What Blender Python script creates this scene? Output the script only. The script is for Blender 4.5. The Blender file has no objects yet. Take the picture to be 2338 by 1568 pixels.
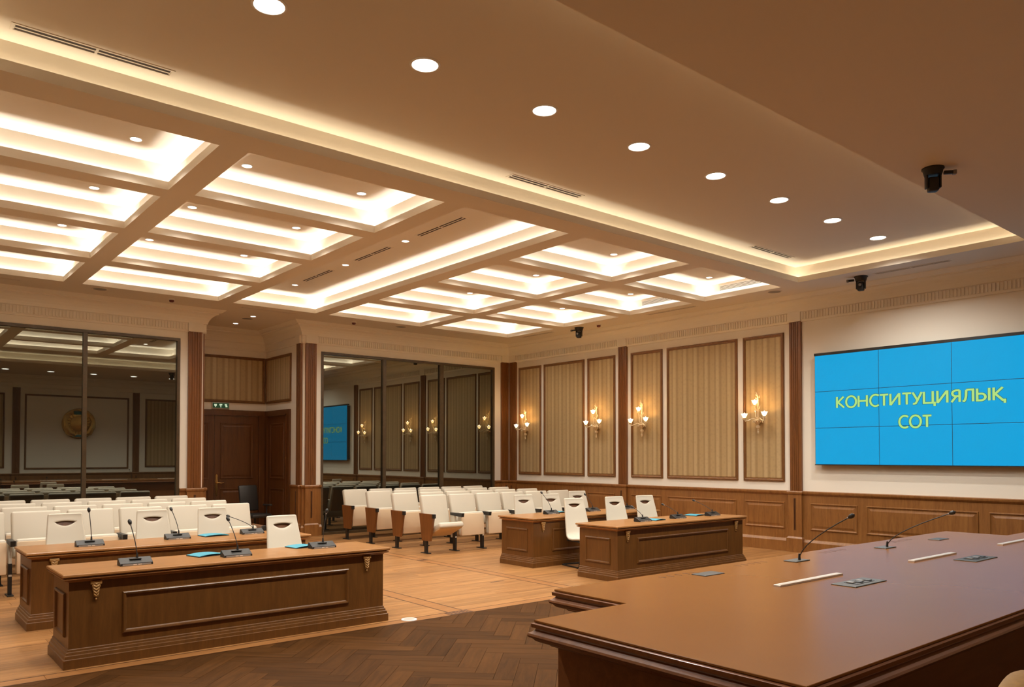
import bpy, bmesh, math, random
from mathutils import Vector, Matrix

random.seed(7)
S = bpy.context.scene
COL = S.collection
PI = math.pi

# ------------------------------------------------------------------ camera
F_PX, CX, CY = 1778.9, 1164.9, 784 + 216.8          # focal length and principal point in 2338x1568 pixels
YAW, PITCH, ROLL, EYE = math.radians(50.339), math.radians(1.279), math.radians(0.020), 1.75
cd = bpy.data.cameras.new('camera')
cam = bpy.data.objects.new('camera', cd)
COL.objects.link(cam)
cd.sensor_fit = 'HORIZONTAL'
cd.sensor_width = 36.0
cd.lens = F_PX / 2338 * 36.0
cd.shift_x = (1169 - CX) / 2338
cd.shift_y = (CY - 784) / 2338
cd.clip_start = 0.05
cd.clip_end = 100
_F0 = Vector((math.cos(YAW), math.sin(YAW), 0)); _R0 = Vector((math.sin(YAW), -math.cos(YAW), 0)); _U0 = Vector((0, 0, 1))
_F = _F0 * math.cos(PITCH) + _U0 * math.sin(PITCH)
_U1 = _U0 * math.cos(PITCH) - _F0 * math.sin(PITCH)
_R = _R0 * math.cos(ROLL) + _U1 * math.sin(ROLL)
_U = _U1 * math.cos(ROLL) - _R0 * math.sin(ROLL)
_m = Matrix(((_R.x, _U.x, -_F.x), (_R.y, _U.y, -_F.y), (_R.z, _U.z, -_F.z))).to_4x4()
_m.translation = Vector((0, 0, EYE))
cam.matrix_world = _m
S.camera = cam

# ------------------------------------------------------------------ world, exposure
w = bpy.data.worlds.new('world'); S.world = w
w.use_nodes = True
w.node_tree.nodes['Background'].inputs[0].default_value = (0, 0, 0, 1)
w.node_tree.nodes['Background'].inputs[1].default_value = 0.0
S.view_settings.view_transform = 'Standard'
S.view_settings.look = 'None'
S.view_settings.exposure = 1.82
S.view_settings.gamma = 1.0
S.view_settings.use_curve_mapping = False
S.cycles.use_denoising = True
S.cycles.max_bounces = 8
S.cycles.diffuse_bounces = 5
S.cycles.glossy_bounces = 4
S.cycles.transmission_bounces = 6
S.cycles.sample_clamp_indirect = 1.3
S.cycles.caustics_reflective = False
S.cycles.caustics_refractive = False

SPOT_SOFFIT = 17.0           # watts of the downlights over the judges' places
# strengths of the lamps the room has
LED_COFFER = 14.0
LED_TRAY = 4.0
SPOT_TRAY = 116.0            # watts of the large downlights
SPOT_SMALL = 30.0            # watts of the small spotlights
LENS = 2.6
BULB = 38.0
LED_COL = (1.0, 0.95, 0.86)
LED_TRAY_COL = (1.0, 0.88, 0.66)
LAMP_COL = (1.0, 0.95, 0.86)

# ------------------------------------------------------------------ room constants (metres)
XL, XW = -0.774, 13.184
YB, YW, YA = -1.01, 15.943, 17.98
AX0, AX1 = 5.21, 7.353
ZC = 4.66                    # underside of the ceiling beams
ZL = 4.75                    # top of the cove lips
ZU = 4.97                    # coffer ceilings
XM = 6.205                   # axis of the room

# ------------------------------------------------------------------ materials
MATS = {}
def nodes(name):
    m = bpy.data.materials.new(name); m.use_nodes = True
    nt = m.node_tree; b = nt.nodes['Principled BSDF']
    MATS[name] = m
    return m, nt, b
def N(nt, t, **kw):
    n = nt.nodes.new(t)
    for k, v in kw.items():
        if k.startswith('i_'): n.inputs[k[2:].replace('_', ' ')].default_value = v
        else: setattr(n, k, v)
    return n
def plain(name, col, rough=0.5, metal=0.0, coat=0.0, bump=0.0, bscale=80.0, var=0.0, spec=0.5):
    m, nt, b = nodes(name)
    b.inputs['Base Color'].default_value = (*col, 1)
    b.inputs['Roughness'].default_value = rough
    b.inputs['Metallic'].default_value = metal
    b.inputs['Coat Weight'].default_value = coat
    b.inputs['Coat Roughness'].default_value = 0.15
    b.inputs['Specular IOR Level'].default_value = spec
    if bump or var:
        tc = N(nt, 'ShaderNodeTexCoord'); no = N(nt, 'ShaderNodeTexNoise'); no.inputs['Scale'].default_value = bscale
        no.inputs['Detail'].default_value = 3
        nt.links.new(tc.outputs['Object'], no.inputs['Vector'])
        if bump:
            bp = N(nt, 'ShaderNodeBump'); bp.inputs['Strength'].default_value = bump; bp.inputs['Distance'].default_value = 0.01
            nt.links.new(no.outputs['Fac'], bp.inputs['Height']); nt.links.new(bp.outputs['Normal'], b.inputs['Normal'])
        if var:
            mx = N(nt, 'ShaderNodeMix', data_type='RGBA')
            mx.inputs[6].default_value = (*[c * (1 - var) for c in col], 1); mx.inputs[7].default_value = (*[min(1, c * (1 + var)) for c in col], 1)
            nt.links.new(no.outputs['Fac'], mx.inputs[0]); nt.links.new(mx.outputs[2], b.inputs['Base Color'])
    return m
def wood(name, dark, light, grain=(1.2, 14, 14), rough=0.35, coat=0.0, spec=0.5, perobj=0.0, bump=0.0, scale=1.0, coat_rough=0.2, tone=None):
    m, nt, b = nodes(name)
    tc = N(nt, 'ShaderNodeTexCoord'); mp = N(nt, 'ShaderNodeMapping'); mp.inputs['Scale'].default_value = [g * scale for g in grain]
    nt.links.new(tc.outputs['Object'], mp.inputs['Vector'])
    oi = N(nt, 'ShaderNodeObjectInfo')
    if perobj:
        ml = N(nt, 'ShaderNodeMath', operation='MULTIPLY'); ml.inputs[1].default_value = 37.0
        nt.links.new(oi.outputs['Random'], ml.inputs[0]); cb = N(nt, 'ShaderNodeCombineXYZ')
        for i in range(3): nt.links.new(ml.outputs[0], cb.inputs[i])
        nt.links.new(cb.outputs[0], mp.inputs['Location'])
    n1 = N(nt, 'ShaderNodeTexNoise'); n1.inputs['Scale'].default_value = 2.2; n1.inputs['Detail'].default_value = 4; n1.inputs['Roughness'].default_value = 0.62; n1.inputs['Distortion'].default_value = 0.6
    n2 = N(nt, 'ShaderNodeTexNoise'); n2.inputs['Scale'].default_value = 14; n2.inputs['Detail'].default_value = 2
    for n in (n1, n2): nt.links.new(mp.outputs[0], n.inputs['Vector'])
    ad = N(nt, 'ShaderNodeMath', operation='MULTIPLY_ADD'); ad.inputs[1].default_value = 0.3
    nt.links.new(n2.outputs['Fac'], ad.inputs[0]); nt.links.new(n1.outputs['Fac'], ad.inputs[2])
    rp = N(nt, 'ShaderNodeValToRGB'); rp.color_ramp.elements[0].position = 0.38; rp.color_ramp.elements[1].position = 0.88
    rp.color_ramp.elements[0].color = (*dark, 1); rp.color_ramp.elements[1].color = (*light, 1)
    nt.links.new(ad.outputs[0], rp.inputs[0]); out = rp.outputs[0]
    if perobj:
        mr = N(nt, 'ShaderNodeMapRange'); mr.inputs['To Min'].default_value = 1 - perobj; mr.inputs['To Max'].default_value = 1 + perobj
        nt.links.new(oi.outputs['Random'], mr.inputs['Value'])
        mu = N(nt, 'ShaderNodeMix', data_type='RGBA', blend_type='MULTIPLY'); mu.inputs[0].default_value = 1
        nt.links.new(out, mu.inputs[6]); nt.links.new(mr.outputs[0], mu.inputs[7]); out = mu.outputs[2]
    nt.links.new(out, b.inputs['Base Color'])
    b.inputs['Specular IOR Level'].default_value = spec; b.inputs['Roughness'].default_value = rough; b.inputs['Coat Weight'].default_value = coat; b.inputs['Coat Roughness'].default_value = coat_rough
    if bump:
        bp = N(nt, 'ShaderNodeBump'); bp.inputs['Strength'].default_value = bump; bp.inputs['Distance'].default_value = 0.02
        nt.links.new(n2.outputs['Fac'], bp.inputs['Height']); nt.links.new(bp.outputs['Normal'], b.inputs['Normal'])
    return m
def emit(name, col, strength, sample=False):
    m, nt, b = nodes(name)
    if not sample: m.cycles.emission_sampling = 'NONE'
    b.inputs['Base Color'].default_value = (*col, 1)
    b.inputs['Emission Color'].default_value = (*col, 1); b.inputs['Emission Strength'].default_value = strength
    return m
def stripes(name, axis, c0, c1, c2):
    m, nt, b = nodes(name)
    tc = N(nt, 'ShaderNodeTexCoord'); sp = N(nt, 'ShaderNodeSeparateXYZ'); nt.links.new(tc.outputs['Object'], sp.inputs[0])
    ml = N(nt, 'ShaderNodeMath', operation='MULTIPLY'); ml.inputs[1].default_value = 1 / 0.27
    nt.links.new(sp.outputs[axis], ml.inputs[0])
    fr = N(nt, 'ShaderNodeMath', operation='FRACT'); nt.links.new(ml.outputs[0], fr.inputs[0])
    rp = N(nt, 'ShaderNodeValToRGB'); e = rp.color_ramp.elements
    e[0].position = 0.0; e[0].color = (*c0, 1); e[1].position = 0.30; e[1].color = (*c0, 1)
    for p, c in ((0.38, c1), (0.50, c1), (0.56, c0), (0.62, c2), (0.80, c2), (0.88, c1), (0.93, c1), (1.0, c0)):
        k = e.new(p); k.color = (*c, 1)
    nt.links.new(fr.outputs[0], rp.inputs[0])
    vo = N(nt, 'ShaderNodeTexVoronoi'); vo.inputs['Scale'].default_value = 16
    no = N(nt, 'ShaderNodeTexNoise'); no.inputs['Scale'].default_value = 160; no.inputs['Detail'].default_value = 2
    nt.links.new(tc.outputs['Object'], vo.inputs['Vector']); nt.links.new(tc.outputs['Object'], no.inputs['Vector'])
    mr = N(nt, 'ShaderNodeMapRange'); mr.inputs['From Max'].default_value = 0.5; mr.inputs['To Min'].default_value = 0.86; mr.inputs['To Max'].default_value = 1.05
    nt.links.new(vo.outputs['Distance'], mr.inputs['Value'])
    mu = N(nt, 'ShaderNodeMix', data_type='RGBA', blend_type='MULTIPLY'); mu.inputs[0].default_value = 0.6
    nt.links.new(rp.outputs[0], mu.inputs[6]); nt.links.new(mr.outputs[0], mu.inputs[7])
    nt.links.new(mu.outputs[2], b.inputs['Base Color'])
    b.inputs['Roughness'].default_value = 0.55; b.inputs['Sheen Weight'].default_value = 0.15
    bp = N(nt, 'ShaderNodeBump'); bp.inputs['Strength'].default_value = 0.08; bp.inputs['Distance'].default_value = 0.005
    nt.links.new(no.outputs['Fac'], bp.inputs['Height']); nt.links.new(bp.outputs['Normal'], b.inputs['Normal'])
    return m

M_CEIL = plain('ceiling_paint', (0.79, 0.715, 0.61), 0.75, spec=0.2)
M_WALL = plain('wall_paint', (0.89, 0.835, 0.735), 0.7, spec=0.25)
M_CROWN = plain('plaster_moulding', (0.89, 0.835, 0.735), 0.7, spec=0.25)
M_WOODV = wood('wainscot_oak', (0.17, 0.062, 0.014), (0.29, 0.125, 0.032), (10, 10, 1.0), 0.38, coat=0.15)
M_PIL = wood('pilaster_walnut', (0.120, 0.040, 0.009), (0.215, 0.078, 0.017), (9, 9, 0.7), 0.4, coat=0.1)
M_FRAME = wood('picture_frame_wood', (0.130, 0.050, 0.012), (0.215, 0.090, 0.022), (8, 8, 3), 0.4)
M_DOOR = wood('door_mahogany', (0.080, 0.026, 0.006), (0.145, 0.052, 0.012), (9, 9, 0.8), 0.42)
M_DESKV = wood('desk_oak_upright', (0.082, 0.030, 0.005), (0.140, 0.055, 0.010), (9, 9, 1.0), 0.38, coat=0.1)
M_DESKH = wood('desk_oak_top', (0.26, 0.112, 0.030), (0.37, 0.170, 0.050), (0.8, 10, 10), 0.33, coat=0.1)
M_BENCH = plain('bench_veneer_top', (0.240, 0.095, 0.0235), 0.24, var=0.07, bscale=1.3, spec=0.10)
M_BENCHE = wood('bench_dark_edge', (0.14, 0.045, 0.014), (0.22, 0.08, 0.024), (1.0, 9, 9), 0.34, coat=0.2)
M_OAK = wood('floor_oak_plank', (0.18, 0.074, 0.020), (0.44, 0.220, 0.080), (0.45, 8, 8), 0.36, coat=0.0, spec=0.35, perobj=0.13, coat_rough=0.3)
M_OAKB = wood('floor_border_oak', (0.23, 0.095, 0.028), (0.38, 0.175, 0.058), (0.55, 9, 9), 0.36, coat=0.0, spec=0.35)
M_INLAY = wood('floor_dark_inlay', (0.05, 0.017, 0.005), (0.09, 0.03, 0.009), (5, 5, 5), 0.4)
M_PARQ = wood('parquet_block', (0.036, 0.0145, 0.0035), (0.076, 0.031, 0.0088), (0.9, 9, 9), 0.5, coat=0.0, spec=0.05, perobj=0.26, coat_rough=0.35)
M_JOINT = plain('floor_joint', (0.06, 0.03, 0.014), 0.8)
M_FABY = stripes('striped_damask', 1, (0.43, 0.300, 0.140), (0.345, 0.230, 0.100), (0.48, 0.345, 0.175))
M_FABX = stripes('striped_damask_across', 0, (0.43, 0.300, 0.140), (0.345, 0.230, 0.100), (0.48, 0.345, 0.175))
M_VINYL = plain('white_leather', (0.60, 0.545, 0.445), 0.42, spec=0.4)
M_SEATBACK = plain('seat_underside_cloth', (0.66, 0.50, 0.33), 0.6)
M_BLACK = plain('black_metal', (0.012, 0.011, 0.010), 0.45)
M_PLAST = plain('black_plastic', (0.014, 0.013, 0.012), 0.5, var=0.2, bscale=40)
M_GREYP = plain('grey_plastic', (0.23, 0.21, 0.19), 0.4, var=0.1)
M_BRONZE = wood('bronze_window_frame', (0.050, 0.032, 0.016), (0.090, 0.058, 0.028), (3, 3, 3), 0.35)
M_BRASS = plain('polished_brass', (0.72, 0.46, 0.16), 0.25, metal=1.0)
M_GOLD = plain('carved_gilt', (0.74, 0.48, 0.15), 0.24, metal=0.9, bump=0.9, bscale=26)
M_CORBEL = plain('carved_gilt_wood', (0.36, 0.19, 0.055), 0.45, metal=0.15, bump=0.3, bscale=90)
M_CRYST = plain('amber_crystal', (0.95, 0.80, 0.55), 0.08, metal=0.25, spec=0.9)
M_BLUE = plain('blue_card', (0.045, 0.28, 0.38), 0.6, bump=0.02)
M_PLATE = plain('dark_anodised_plate', (0.040, 0.039, 0.033), 0.5)
M_WHITE = plain('white_plastic', (0.82, 0.80, 0.76), 0.4)
M_TURQ = plain('turquoise_enamel', (0.03, 0.22, 0.30), 0.3)
M_PALE = plain('pale_metal_strip', (0.62, 0.55, 0.48), 0.38, metal=0.3)
M_GOLDFAB = plain('gold_brocade', (0.30, 0.155, 0.032), 0.6, var=0.4, bscale=34, bump=0.2)
M_RED = plain('dark_red_plastic', (0.12, 0.015, 0.01), 0.3)
M_VENT = plain('vent_slot_dark', (0.035, 0.017, 0.008), 0.8)
M_GREEN = emit('exit_sign_green', (0.010, 0.060, 0.025), 0.12)
M_PICT = emit('exit_sign_pictogram', (0.62, 0.78, 0.58), 0.2)
M_SCR = emit('screen_blue', (0.0, 0.35, 0.70), 0.285, True)
M_TXT = emit('screen_yellow_green', (0.40, 0.66, 0.19), 0.32)
M_TXTO = emit('screen_text_outline', (0.02, 0.22, 0.28), 0.2)
for m_ in (M_SCR, M_TXT, M_TXTO):
    b_ = m_.node_tree.nodes['Principled BSDF']; b_.inputs['Base Color'].default_value = (0.01, 0.012, 0.015, 1); b_.inputs['Roughness'].default_value = 0.4; b_.inputs['Specular IOR Level'].default_value = 0.08
M_LAMP = emit('downlight_lens', LAMP_COL, LENS)
M_LAMPS = emit('small_downlight_lens', LAMP_COL, LENS)
M_BULB = emit('candle_bulb', (1.0, 0.62, 0.22), BULB, True)
M_SHADE = emit('glowing_flower_glass', (1.0, 0.72, 0.38), 0.9)

# tinted one-way glass: dark with a steady share of mirror reflection
mg = bpy.data.materials.new('tinted_mirror_glass'); mg.use_nodes = True
nt = mg.node_tree; nt.nodes.clear()
o_ = nt.nodes.new('ShaderNodeOutputMaterial'); gl = nt.nodes.new('ShaderNodeBsdfGlossy'); di = nt.nodes.new('ShaderNodeBsdfDiffuse'); mx_ = nt.nodes.new('ShaderNodeMixShader')
gl.inputs['Color'].default_value = (0.86, 0.90, 0.80, 1); gl.inputs['Roughness'].default_value = 0.012
di.inputs['Color'].default_value = (0.012, 0.011, 0.008, 1); mx_.inputs[0].default_value = 0.27
nt.links.new(di.outputs[0], mx_.inputs[1]); nt.links.new(gl.outputs[0], mx_.inputs[2]); nt.links.new(mx_.outputs[0], o_.inputs[0])
M_GLASS = mg

# ------------------------------------------------------------------ mesh helpers
class MB:
    def __init__(s): s.v = []; s.f = []
    def quad(s, a, b, c, d):
        n = len(s.v); s.v += [a, b, c, d]; s.f.append((n, n + 1, n + 2, n + 3)); return s
    def poly(s, pts):
        n = len(s.v); s.v += list(pts); s.f.append(tuple(range(n, n + len(pts)))); return s
    def box(s, x0, x1, y0, y1, z0, z1):
        n = len(s.v)
        s.v += [(x0, y0, z0), (x1, y0, z0), (x1, y1, z0), (x0, y1, z0), (x0, y0, z1), (x1, y0, z1), (x1, y1, z1), (x0, y1, z1)]
        s.f += [tuple(n + i for i in q) for q in ((0, 3, 2, 1), (4, 5, 6, 7), (0, 1, 5, 4), (1, 2, 6, 5), (2, 3, 7, 6), (3, 0, 4, 7))]
        return s
    def loops(s, loops, cap0=True, cap1=True, closed=False):
        n = len(s.v); k = len(loops[0])
        for l in loops: s.v += [tuple(p) for p in l]
        R = len(loops)
        for i in range(R if closed else R - 1):
            j = (i + 1) % R
            for a in range(k):
                b = (a + 1) % k
                s.f.append((n + i * k + a, n + i * k + b, n + j * k + b, n + j * k + a))
        if not closed:
            if cap0: s.f.append(tuple(n + a for a in reversed(range(k))))
            if cap1: s.f.append(tuple(n + (R - 1) * k + a for a in range(k)))
        return s
    def strips(s, rows):                      # open grid
        n = len(s.v); k = len(rows[0])
        for r in rows: s.v += [tuple(p) for p in r]
        for i in range(len(rows) - 1):
            for a in range(k - 1):
                s.f.append((n + i * k + a, n + i * k + a + 1, n + (i + 1) * k + a + 1, n + (i + 1) * k + a))
        return s
    def tube(s, pts, r, n=8, cap=True):
        pts = [Vector(p) for p in pts]; rr = r if isinstance(r, (list, tuple)) else [r] * len(pts)
        ls = []; up = None
        for i, p in enumerate(pts):
            t = (pts[min(i + 1, len(pts) - 1)] - pts[max(i - 1, 0)]).normalized()
            if up is None:
                up = Vector((0, 0, 1)) if abs(t.z) < 0.9 else Vector((1, 0, 0))
            a = t.cross(up).normalized(); b = a.cross(t).normalized(); up = b
            ls.append([p + (a * math.cos(q) + b * math.sin(q)) * rr[i] for q in [2 * PI * j / n for j in range(n)]])
        return s.loops(ls, cap, cap)
    def lathe(s, prof, c=(0, 0, 0), n=16, wob=0.0, lobes=6, cap=True):
        ls = []
        for r, z in prof:
            ls.append([(c[0] + math.cos(a) * r * (1 + wob * math.cos(lobes * a)), c[1] + math.sin(a) * r * (1 + wob * math.cos(lobes * a)), c[2] + z) for a in [2 * PI * j / n for j in range(n)]])
        return s.loops(ls, cap, cap)
    def ball(s, c, r, n=8, m=5, sz=1.0):
        return s.lathe([(max(1e-4, r * math.sin(PI * i / m)), -r * sz * math.cos(PI * i / m)) for i in range(m + 1)], c, n)
    def rbox(s, cx, cy, cz, sx, sy, sz, r, M=None, seg=2):
        bm = bmesh.new(); bmesh.ops.create_cube(bm, size=1)
        for v in bm.verts: v.co = Vector((v.co.x * sx, v.co.y * sy, v.co.z * sz))
        bmesh.ops.bevel(bm, geom=list(bm.edges), offset=r, segments=seg, affect='EDGES', profile=0.5)
        n = len(s.v); bm.verts.ensure_lookup_table()
        for v in bm.verts:
            p = v.co.copy()
            if M is not None: p = M @ p
            s.v.append((p.x + cx, p.y + cy, p.z + cz))
        for f in bm.faces: s.f.append(tuple(n + v.index for v in f.verts))
        bm.free(); return s
    def xform(s, M):
        s.v = [tuple(M @ Vector(p)) for p in s.v]; return s
    def build(s, name, mat, parent=None, smooth=False, fix=True):
        me = bpy.data.meshes.new(name)
        me.from_pydata([tuple(p) for p in s.v], [], s.f)
        if fix:
            bm = bmesh.new(); bm.from_mesh(me); bmesh.ops.remove_doubles(bm, verts=bm.verts, dist=1e-5)
            bmesh.ops.recalc_face_normals(bm, faces=bm.faces); bm.to_mesh(me); bm.free()
        if smooth:
            me.shade_smooth() if hasattr(me, 'shade_smooth') else None
            me.set_sharp_from_angle(angle=math.radians(38))
        me.materials.append(mat)
        o = bpy.data.objects.new(name, me); COL.objects.link(o)
        if parent is not None: o.parent = parent
        return o

def offs(path, d, closed):
    n = len(path); out = []
    for i in range(n):
        p = Vector(path[i][:2]).to_2d()
        def nrm(a, b):
            t = (Vector(b[:2]) - Vector(a[:2])).normalized(); return Vector((-t.y, t.x))
        n0 = nrm(path[i - 1], path[i]) if (closed or i > 0) else None
        n1 = nrm(path[i], path[(i + 1) % n]) if (closed or i < n - 1) else None
        if n0 is None: q = p + n1 * d
        elif n1 is None: q = p + n0 * d
        else:
            b = n0 + n1; q = p + b * (d / max(1e-6, 1 + n0.dot(n1)))
        out.append((q.x, q.y))
    return out
def loft(mb, poly, prof, cap0=True, cap1=True):     # poly CCW, profile (outward offset, z)
    ls = []
    for d, z in prof: ls.append([(x, y, z) for x, y in offs(poly, -d, True)])
    return mb.loops(ls, cap0, cap1)
def rect(x0, x1, y0, y1): return [(x0, y0), (x1, y0), (x1, y1), (x0, y1)]
def sweep(mb, path, prof, i0, i1, closed=False):    # path with the room on its left; profile (distance into the room, z)
    cols = [offs(path, d, closed) for d, z in prof]
    n = len(path)
    a = [(cols[k][i0][0], cols[k][i0][1], prof[k][1]) for k in range(len(prof))]
    b = [(cols[k][i1 % n][0], cols[k][i1 % n][1], prof[k][1]) for k in range(len(prof))]
    mb.loops([a, b]); return mb
def framering(mb, O, U, V, W, u0, u1, v0, v1, prof, fill=False):   # rings (inset, height along W) on the plane O,U,V
    O, U, V, W = map(Vector, (O, U, V, W)); ls = []
    for i, h in prof:
        ls.append([O + U * a + V * b + W * h for a, b in ((u0 + i, v0 + i), (u1 - i, v0 + i), (u1 - i, v1 - i), (u0 + i, v1 - i))])
    return mb.loops(ls, False, fill)

def tag(o, label=None, cat=None, group=None, kind=None):
    if label: o['label'] = label
    if cat: o['category'] = cat
    if group: o['group'] = group
    if kind: o['kind'] = kind
    return o
def empty(name, loc=(0, 0, 0), rz=0.0, label=None, cat=None, group=None):
    o = bpy.data.objects.new(name, None); COL.objects.link(o)
    o.empty_display_size = 0.1; o.location = loc; o.rotation_euler = (0, 0, rz)
    return tag(o, label, cat, group)
KIDS = {}
def tree(o): return [c for c in bpy.data.objects if c.parent == o]
def copy_tree(o, parent=None):
    c = o.copy(); COL.objects.link(c)
    if parent is not None: c.parent = parent
    for k in list(o.children): copy_tree(k, c)
    return c

# ================================================================== FLOOR
YF = 7.037
floor = MB()
floor.poly([(XL, YB, -0.03), (XW, YB, -0.03), (XW, YW, -0.03), (AX1, YW, -0.03), (AX1, YA, -0.03), (AX0, YA, -0.03), (AX0, YW, -0.03), (XL, YW, -0.03)])
floor = tag(floor.build('floor', M_JOINT), kind='structure')
# light oak planks, running along the room's width
PW, PL, G = 0.2, 2.45, 0.0012
row = 0; y = YF + 0.15
cache = {}
while y < YW - 0.01:
    y1 = min(y + PW, YW)
    x = XL - PL * (0.13 + 0.37 * (row % 3) + 0.11 * ((row * 7) % 3))
    while x < XW - 0.01:
        a, b = max(x, XL), min(x + PL, XW)
        if b - a > 0.03:
            key = (round(b - a, 3), round(y1 - y, 3))
            if key not in cache:
                h = MB().box(G, key[0] - G, G, key[1] - G, -0.028, 0.0).build('plank', M_OAK, floor)
                cache[key] = h.data; o = h
            else:
                o = bpy.data.objects.new('plank', cache[key]); COL.objects.link(o); o.parent = floor
            o.location = (a, y, 0)
        x += PL
    y = y1; row += 1
MB().box(AX0, AX1, YW, YA, -0.03, 0.0).build('alcove_boards', M_OAK, floor)
# border strip beside the dark parquet, inlay lines
x = XL
while x < XW - 0.01:
    b = min(x + 1.9, XW)
    MB().box(x + G, b - G, YF, YF + 0.15, -0.028, 0.0).build('border_plank', M_OAKB, floor); x = b
MB().box(XL, XW, YF + 0.143, YF + 0.159, -0.01, 0.0006).build('inlay_line', M_INLAY, floor)
MB().box(XL, XW, YF - 0.006, YF + 0.004, -0.01, 0.0006).build('inlay_line', M_INLAY, floor)
for xa, xb in ((5.055, 5.255), (7.155, 7.335)):
    MB().box(xa, xb, YF + 0.15, YW - 0.2, -0.01, 0.0005).build('inlay_band', M_OAKB, floor)
    for xx in (xa, xb): MB().box(xx - 0.010, xx + 0.010, YF + 0.15, YW - 0.2, -0.01, 0.0011).build('inlay_line', M_INLAY, floor)
def medallion(x0, x1, y0, y1, n):
    MB().box(x0, x1, y0, y1, -0.01, 0.0014).build('inlay_square', M_INLAY, floor)
    dx, dy = (x1 - x0), (y1 - y0)
    for i in range(n):
        cx = x0 + dx * (i + 0.5) / n; r = dx / n * 0.42
        for k in range(4):
            t = k * PI / 2 + 0.6
            c = (cx + math.cos(t) * r * 0.62, (y0 + y1) / 2 + math.sin(t) * dy * 0.25)
            pts = [(c[0] + math.cos(q + t) * r * 0.36, c[1] + math.sin(q + t) * dy * 0.11, 0.0018) for q in (0, 1.2, 2.6, 3.6, 5.0)]
            MB().poly(pts).build('inlay_chip', M_OAK, floor)
medallion(4.99, 5.30, YF + 0.006, YF + 0.148, 3)
medallion(7.155, 7.335, 10.98, 11.12, 2)
MB().box(6.70, 6.94, 8.49, 8.53, -0.01, 0.0006).build('floor_slot', M_INLAY, floor)
# dark herringbone parquet
def clip(pts, axis, lim, sgn):
    out = []
    for i in range(len(pts)):
        a, b = pts[i], pts[(i + 1) % len(pts)]
        da, db = (a[axis] - lim) * sgn, (b[axis] - lim) * sgn
        if da <= 0: out.append(a)
        if da * db < 0:
            t = da / (da - db); out.append((a[0] + (b[0] - a[0]) * t, a[1] + (b[1] - a[1]) * t))
    return out
HW, HLn = 0.165, 0.66
def project(x, y, z):
    d = Vector((x, y, z - EYE)); zz = d.dot(_F)
    return (CX + F_PX * d.dot(_R) / zz, CY - F_PX * d.dot(_U) / zz, zz) if zz > 0.2 else (-9999, -9999, -1)
blocks = []
c45 = math.cos(PI / 4)
nn = 4                                        # length is four widths
for i in range(-80, 90):
    for j in range(-30, 40):
        # herringbone lattice in (u, v): horizontal blocks and vertical blocks
        u0, v0 = (i + j * nn * 1.0 + 0.0) * HW, (i - j * nn * 1.0) * HW
        for typ in (0, 1):
            if typ == 0: rc = (u0, u0 + HLn, v0, v0 + HW)
            else: rc = (u0 + HLn, u0 + HLn + HW, v0 - 0 * HW, v0 + HLn)
            if typ == 1: rc = (u0 - HW, u0, v0, v0 + HLn)
            pts = [(rc[0] + G, rc[2] + G), (rc[1] - G, rc[2] + G), (rc[1] - G, rc[3] - G), (rc[0] + G, rc[3] - G)]
            wp = [((u - v) * c45 + 3.0, (u + v) * c45 + 4.0) for u, v in pts]
            if max(p[0] for p in wp) < XL or min(p[0] for p in wp) > XW or max(p[1] for p in wp) < YB or min(p[1] for p in wp) > YF: continue
            for ax, lim, sg in ((1, YF - 0.002, 1), (1, YB, -1), (0, XW, 1), (0, XL, -1)): wp = clip(wp, ax, lim, sg) if wp else wp
            if len(wp) < 3: continue
            cx = sum(p[0] for p in wp) / len(wp); cy = sum(p[1] for p in wp) / len(wp)
            px, py, zz = project(cx, cy, 0)
            vis = zz > 0 and -60 < px < 1500 and py < 1700
            blocks.append((zz if vis else 1e6 + cx, wp, typ, cx, cy))
blocks.sort(key=lambda b: b[0])
rest = MB()
for k, (zz, wp, typ, cx, cy) in enumerate(blocks):
    mb = MB().loops([[(x, y, -0.025) for x, y in wp], [(x, y, 0.0) for x, y in wp]], False, True)
    if k < 290 and zz < 1e6:
        a = PI / 4 if typ == 0 else 3 * PI / 4
        R = Matrix.Translation((cx, cy, 0)) @ Matrix.Rotation(a, 4, 'Z')
        mb.xform(R.inverted()); o = mb.build('parquet_block', M_PARQ, floor, fix=False); o.matrix_local = R
    else:
        n = len(rest.v); rest.v += mb.v; rest.f += [tuple(n + q for q in f) for f in mb.f]
tag(rest.build('parquet_field', M_PARQ, floor, fix=False), kind='stuff')
fl = empty('floor_outlet', (4.508, 7.13, 0.0), label='round white floor outlet cover where oak meets dark parquet', cat='outlet')
MB().lathe([(0.085, 0.0015), (0.083, 0.008), (0.07, 0.011), (0.064, 0.009)], n=28).build('cover_ring', M_WHITE, fl, True)
MB().lathe([(0.062, 0.0015), (0.062, 0.0095), (0.03, 0.0105)], n=28).build('lid', M_PALE, fl, True)

# ================================================================== WALLS
ROOM = [(XL, YB), (XW, YB), (XW, YW), (AX1, YW), (AX1, YA), (AX0, YA), (AX0, YW), (XL, YW)]
T = 0.25
wall_r = tag(MB().box(XW, XW + T, YB - T, YW + T, 0, ZU + 0.2).build('wall_right', M_WALL), kind='structure')
wall_f = tag(MB().box(XL, XW, YB - T, YB, 0, ZU + 0.2).build('wall_front', M_WALL), kind='structure')
wall_l = tag(MB().box(XL - T, XL, YB - T, YW + T, 0, ZU + 0.2).build('wall_left', M_WALL), kind='structure')
G1 = (-0.263, 4.765); G2 = (7.771, 12.673); GZ = 4.06
mb = MB()
for a, b, z0 in ((XL, G1[0], 0), (G1[0], G1[1], GZ), (G1[1], AX0, 0), (AX1, G2[0], 0), (G2[0], G2[1], GZ), (G2[1], XW, 0)):
    mb.box(a, b, YW, YW + T, z0, ZC + 0.0)
wall_b = tag(mb.build('wall_back', M_WALL, fix=False), kind='structure')
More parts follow.
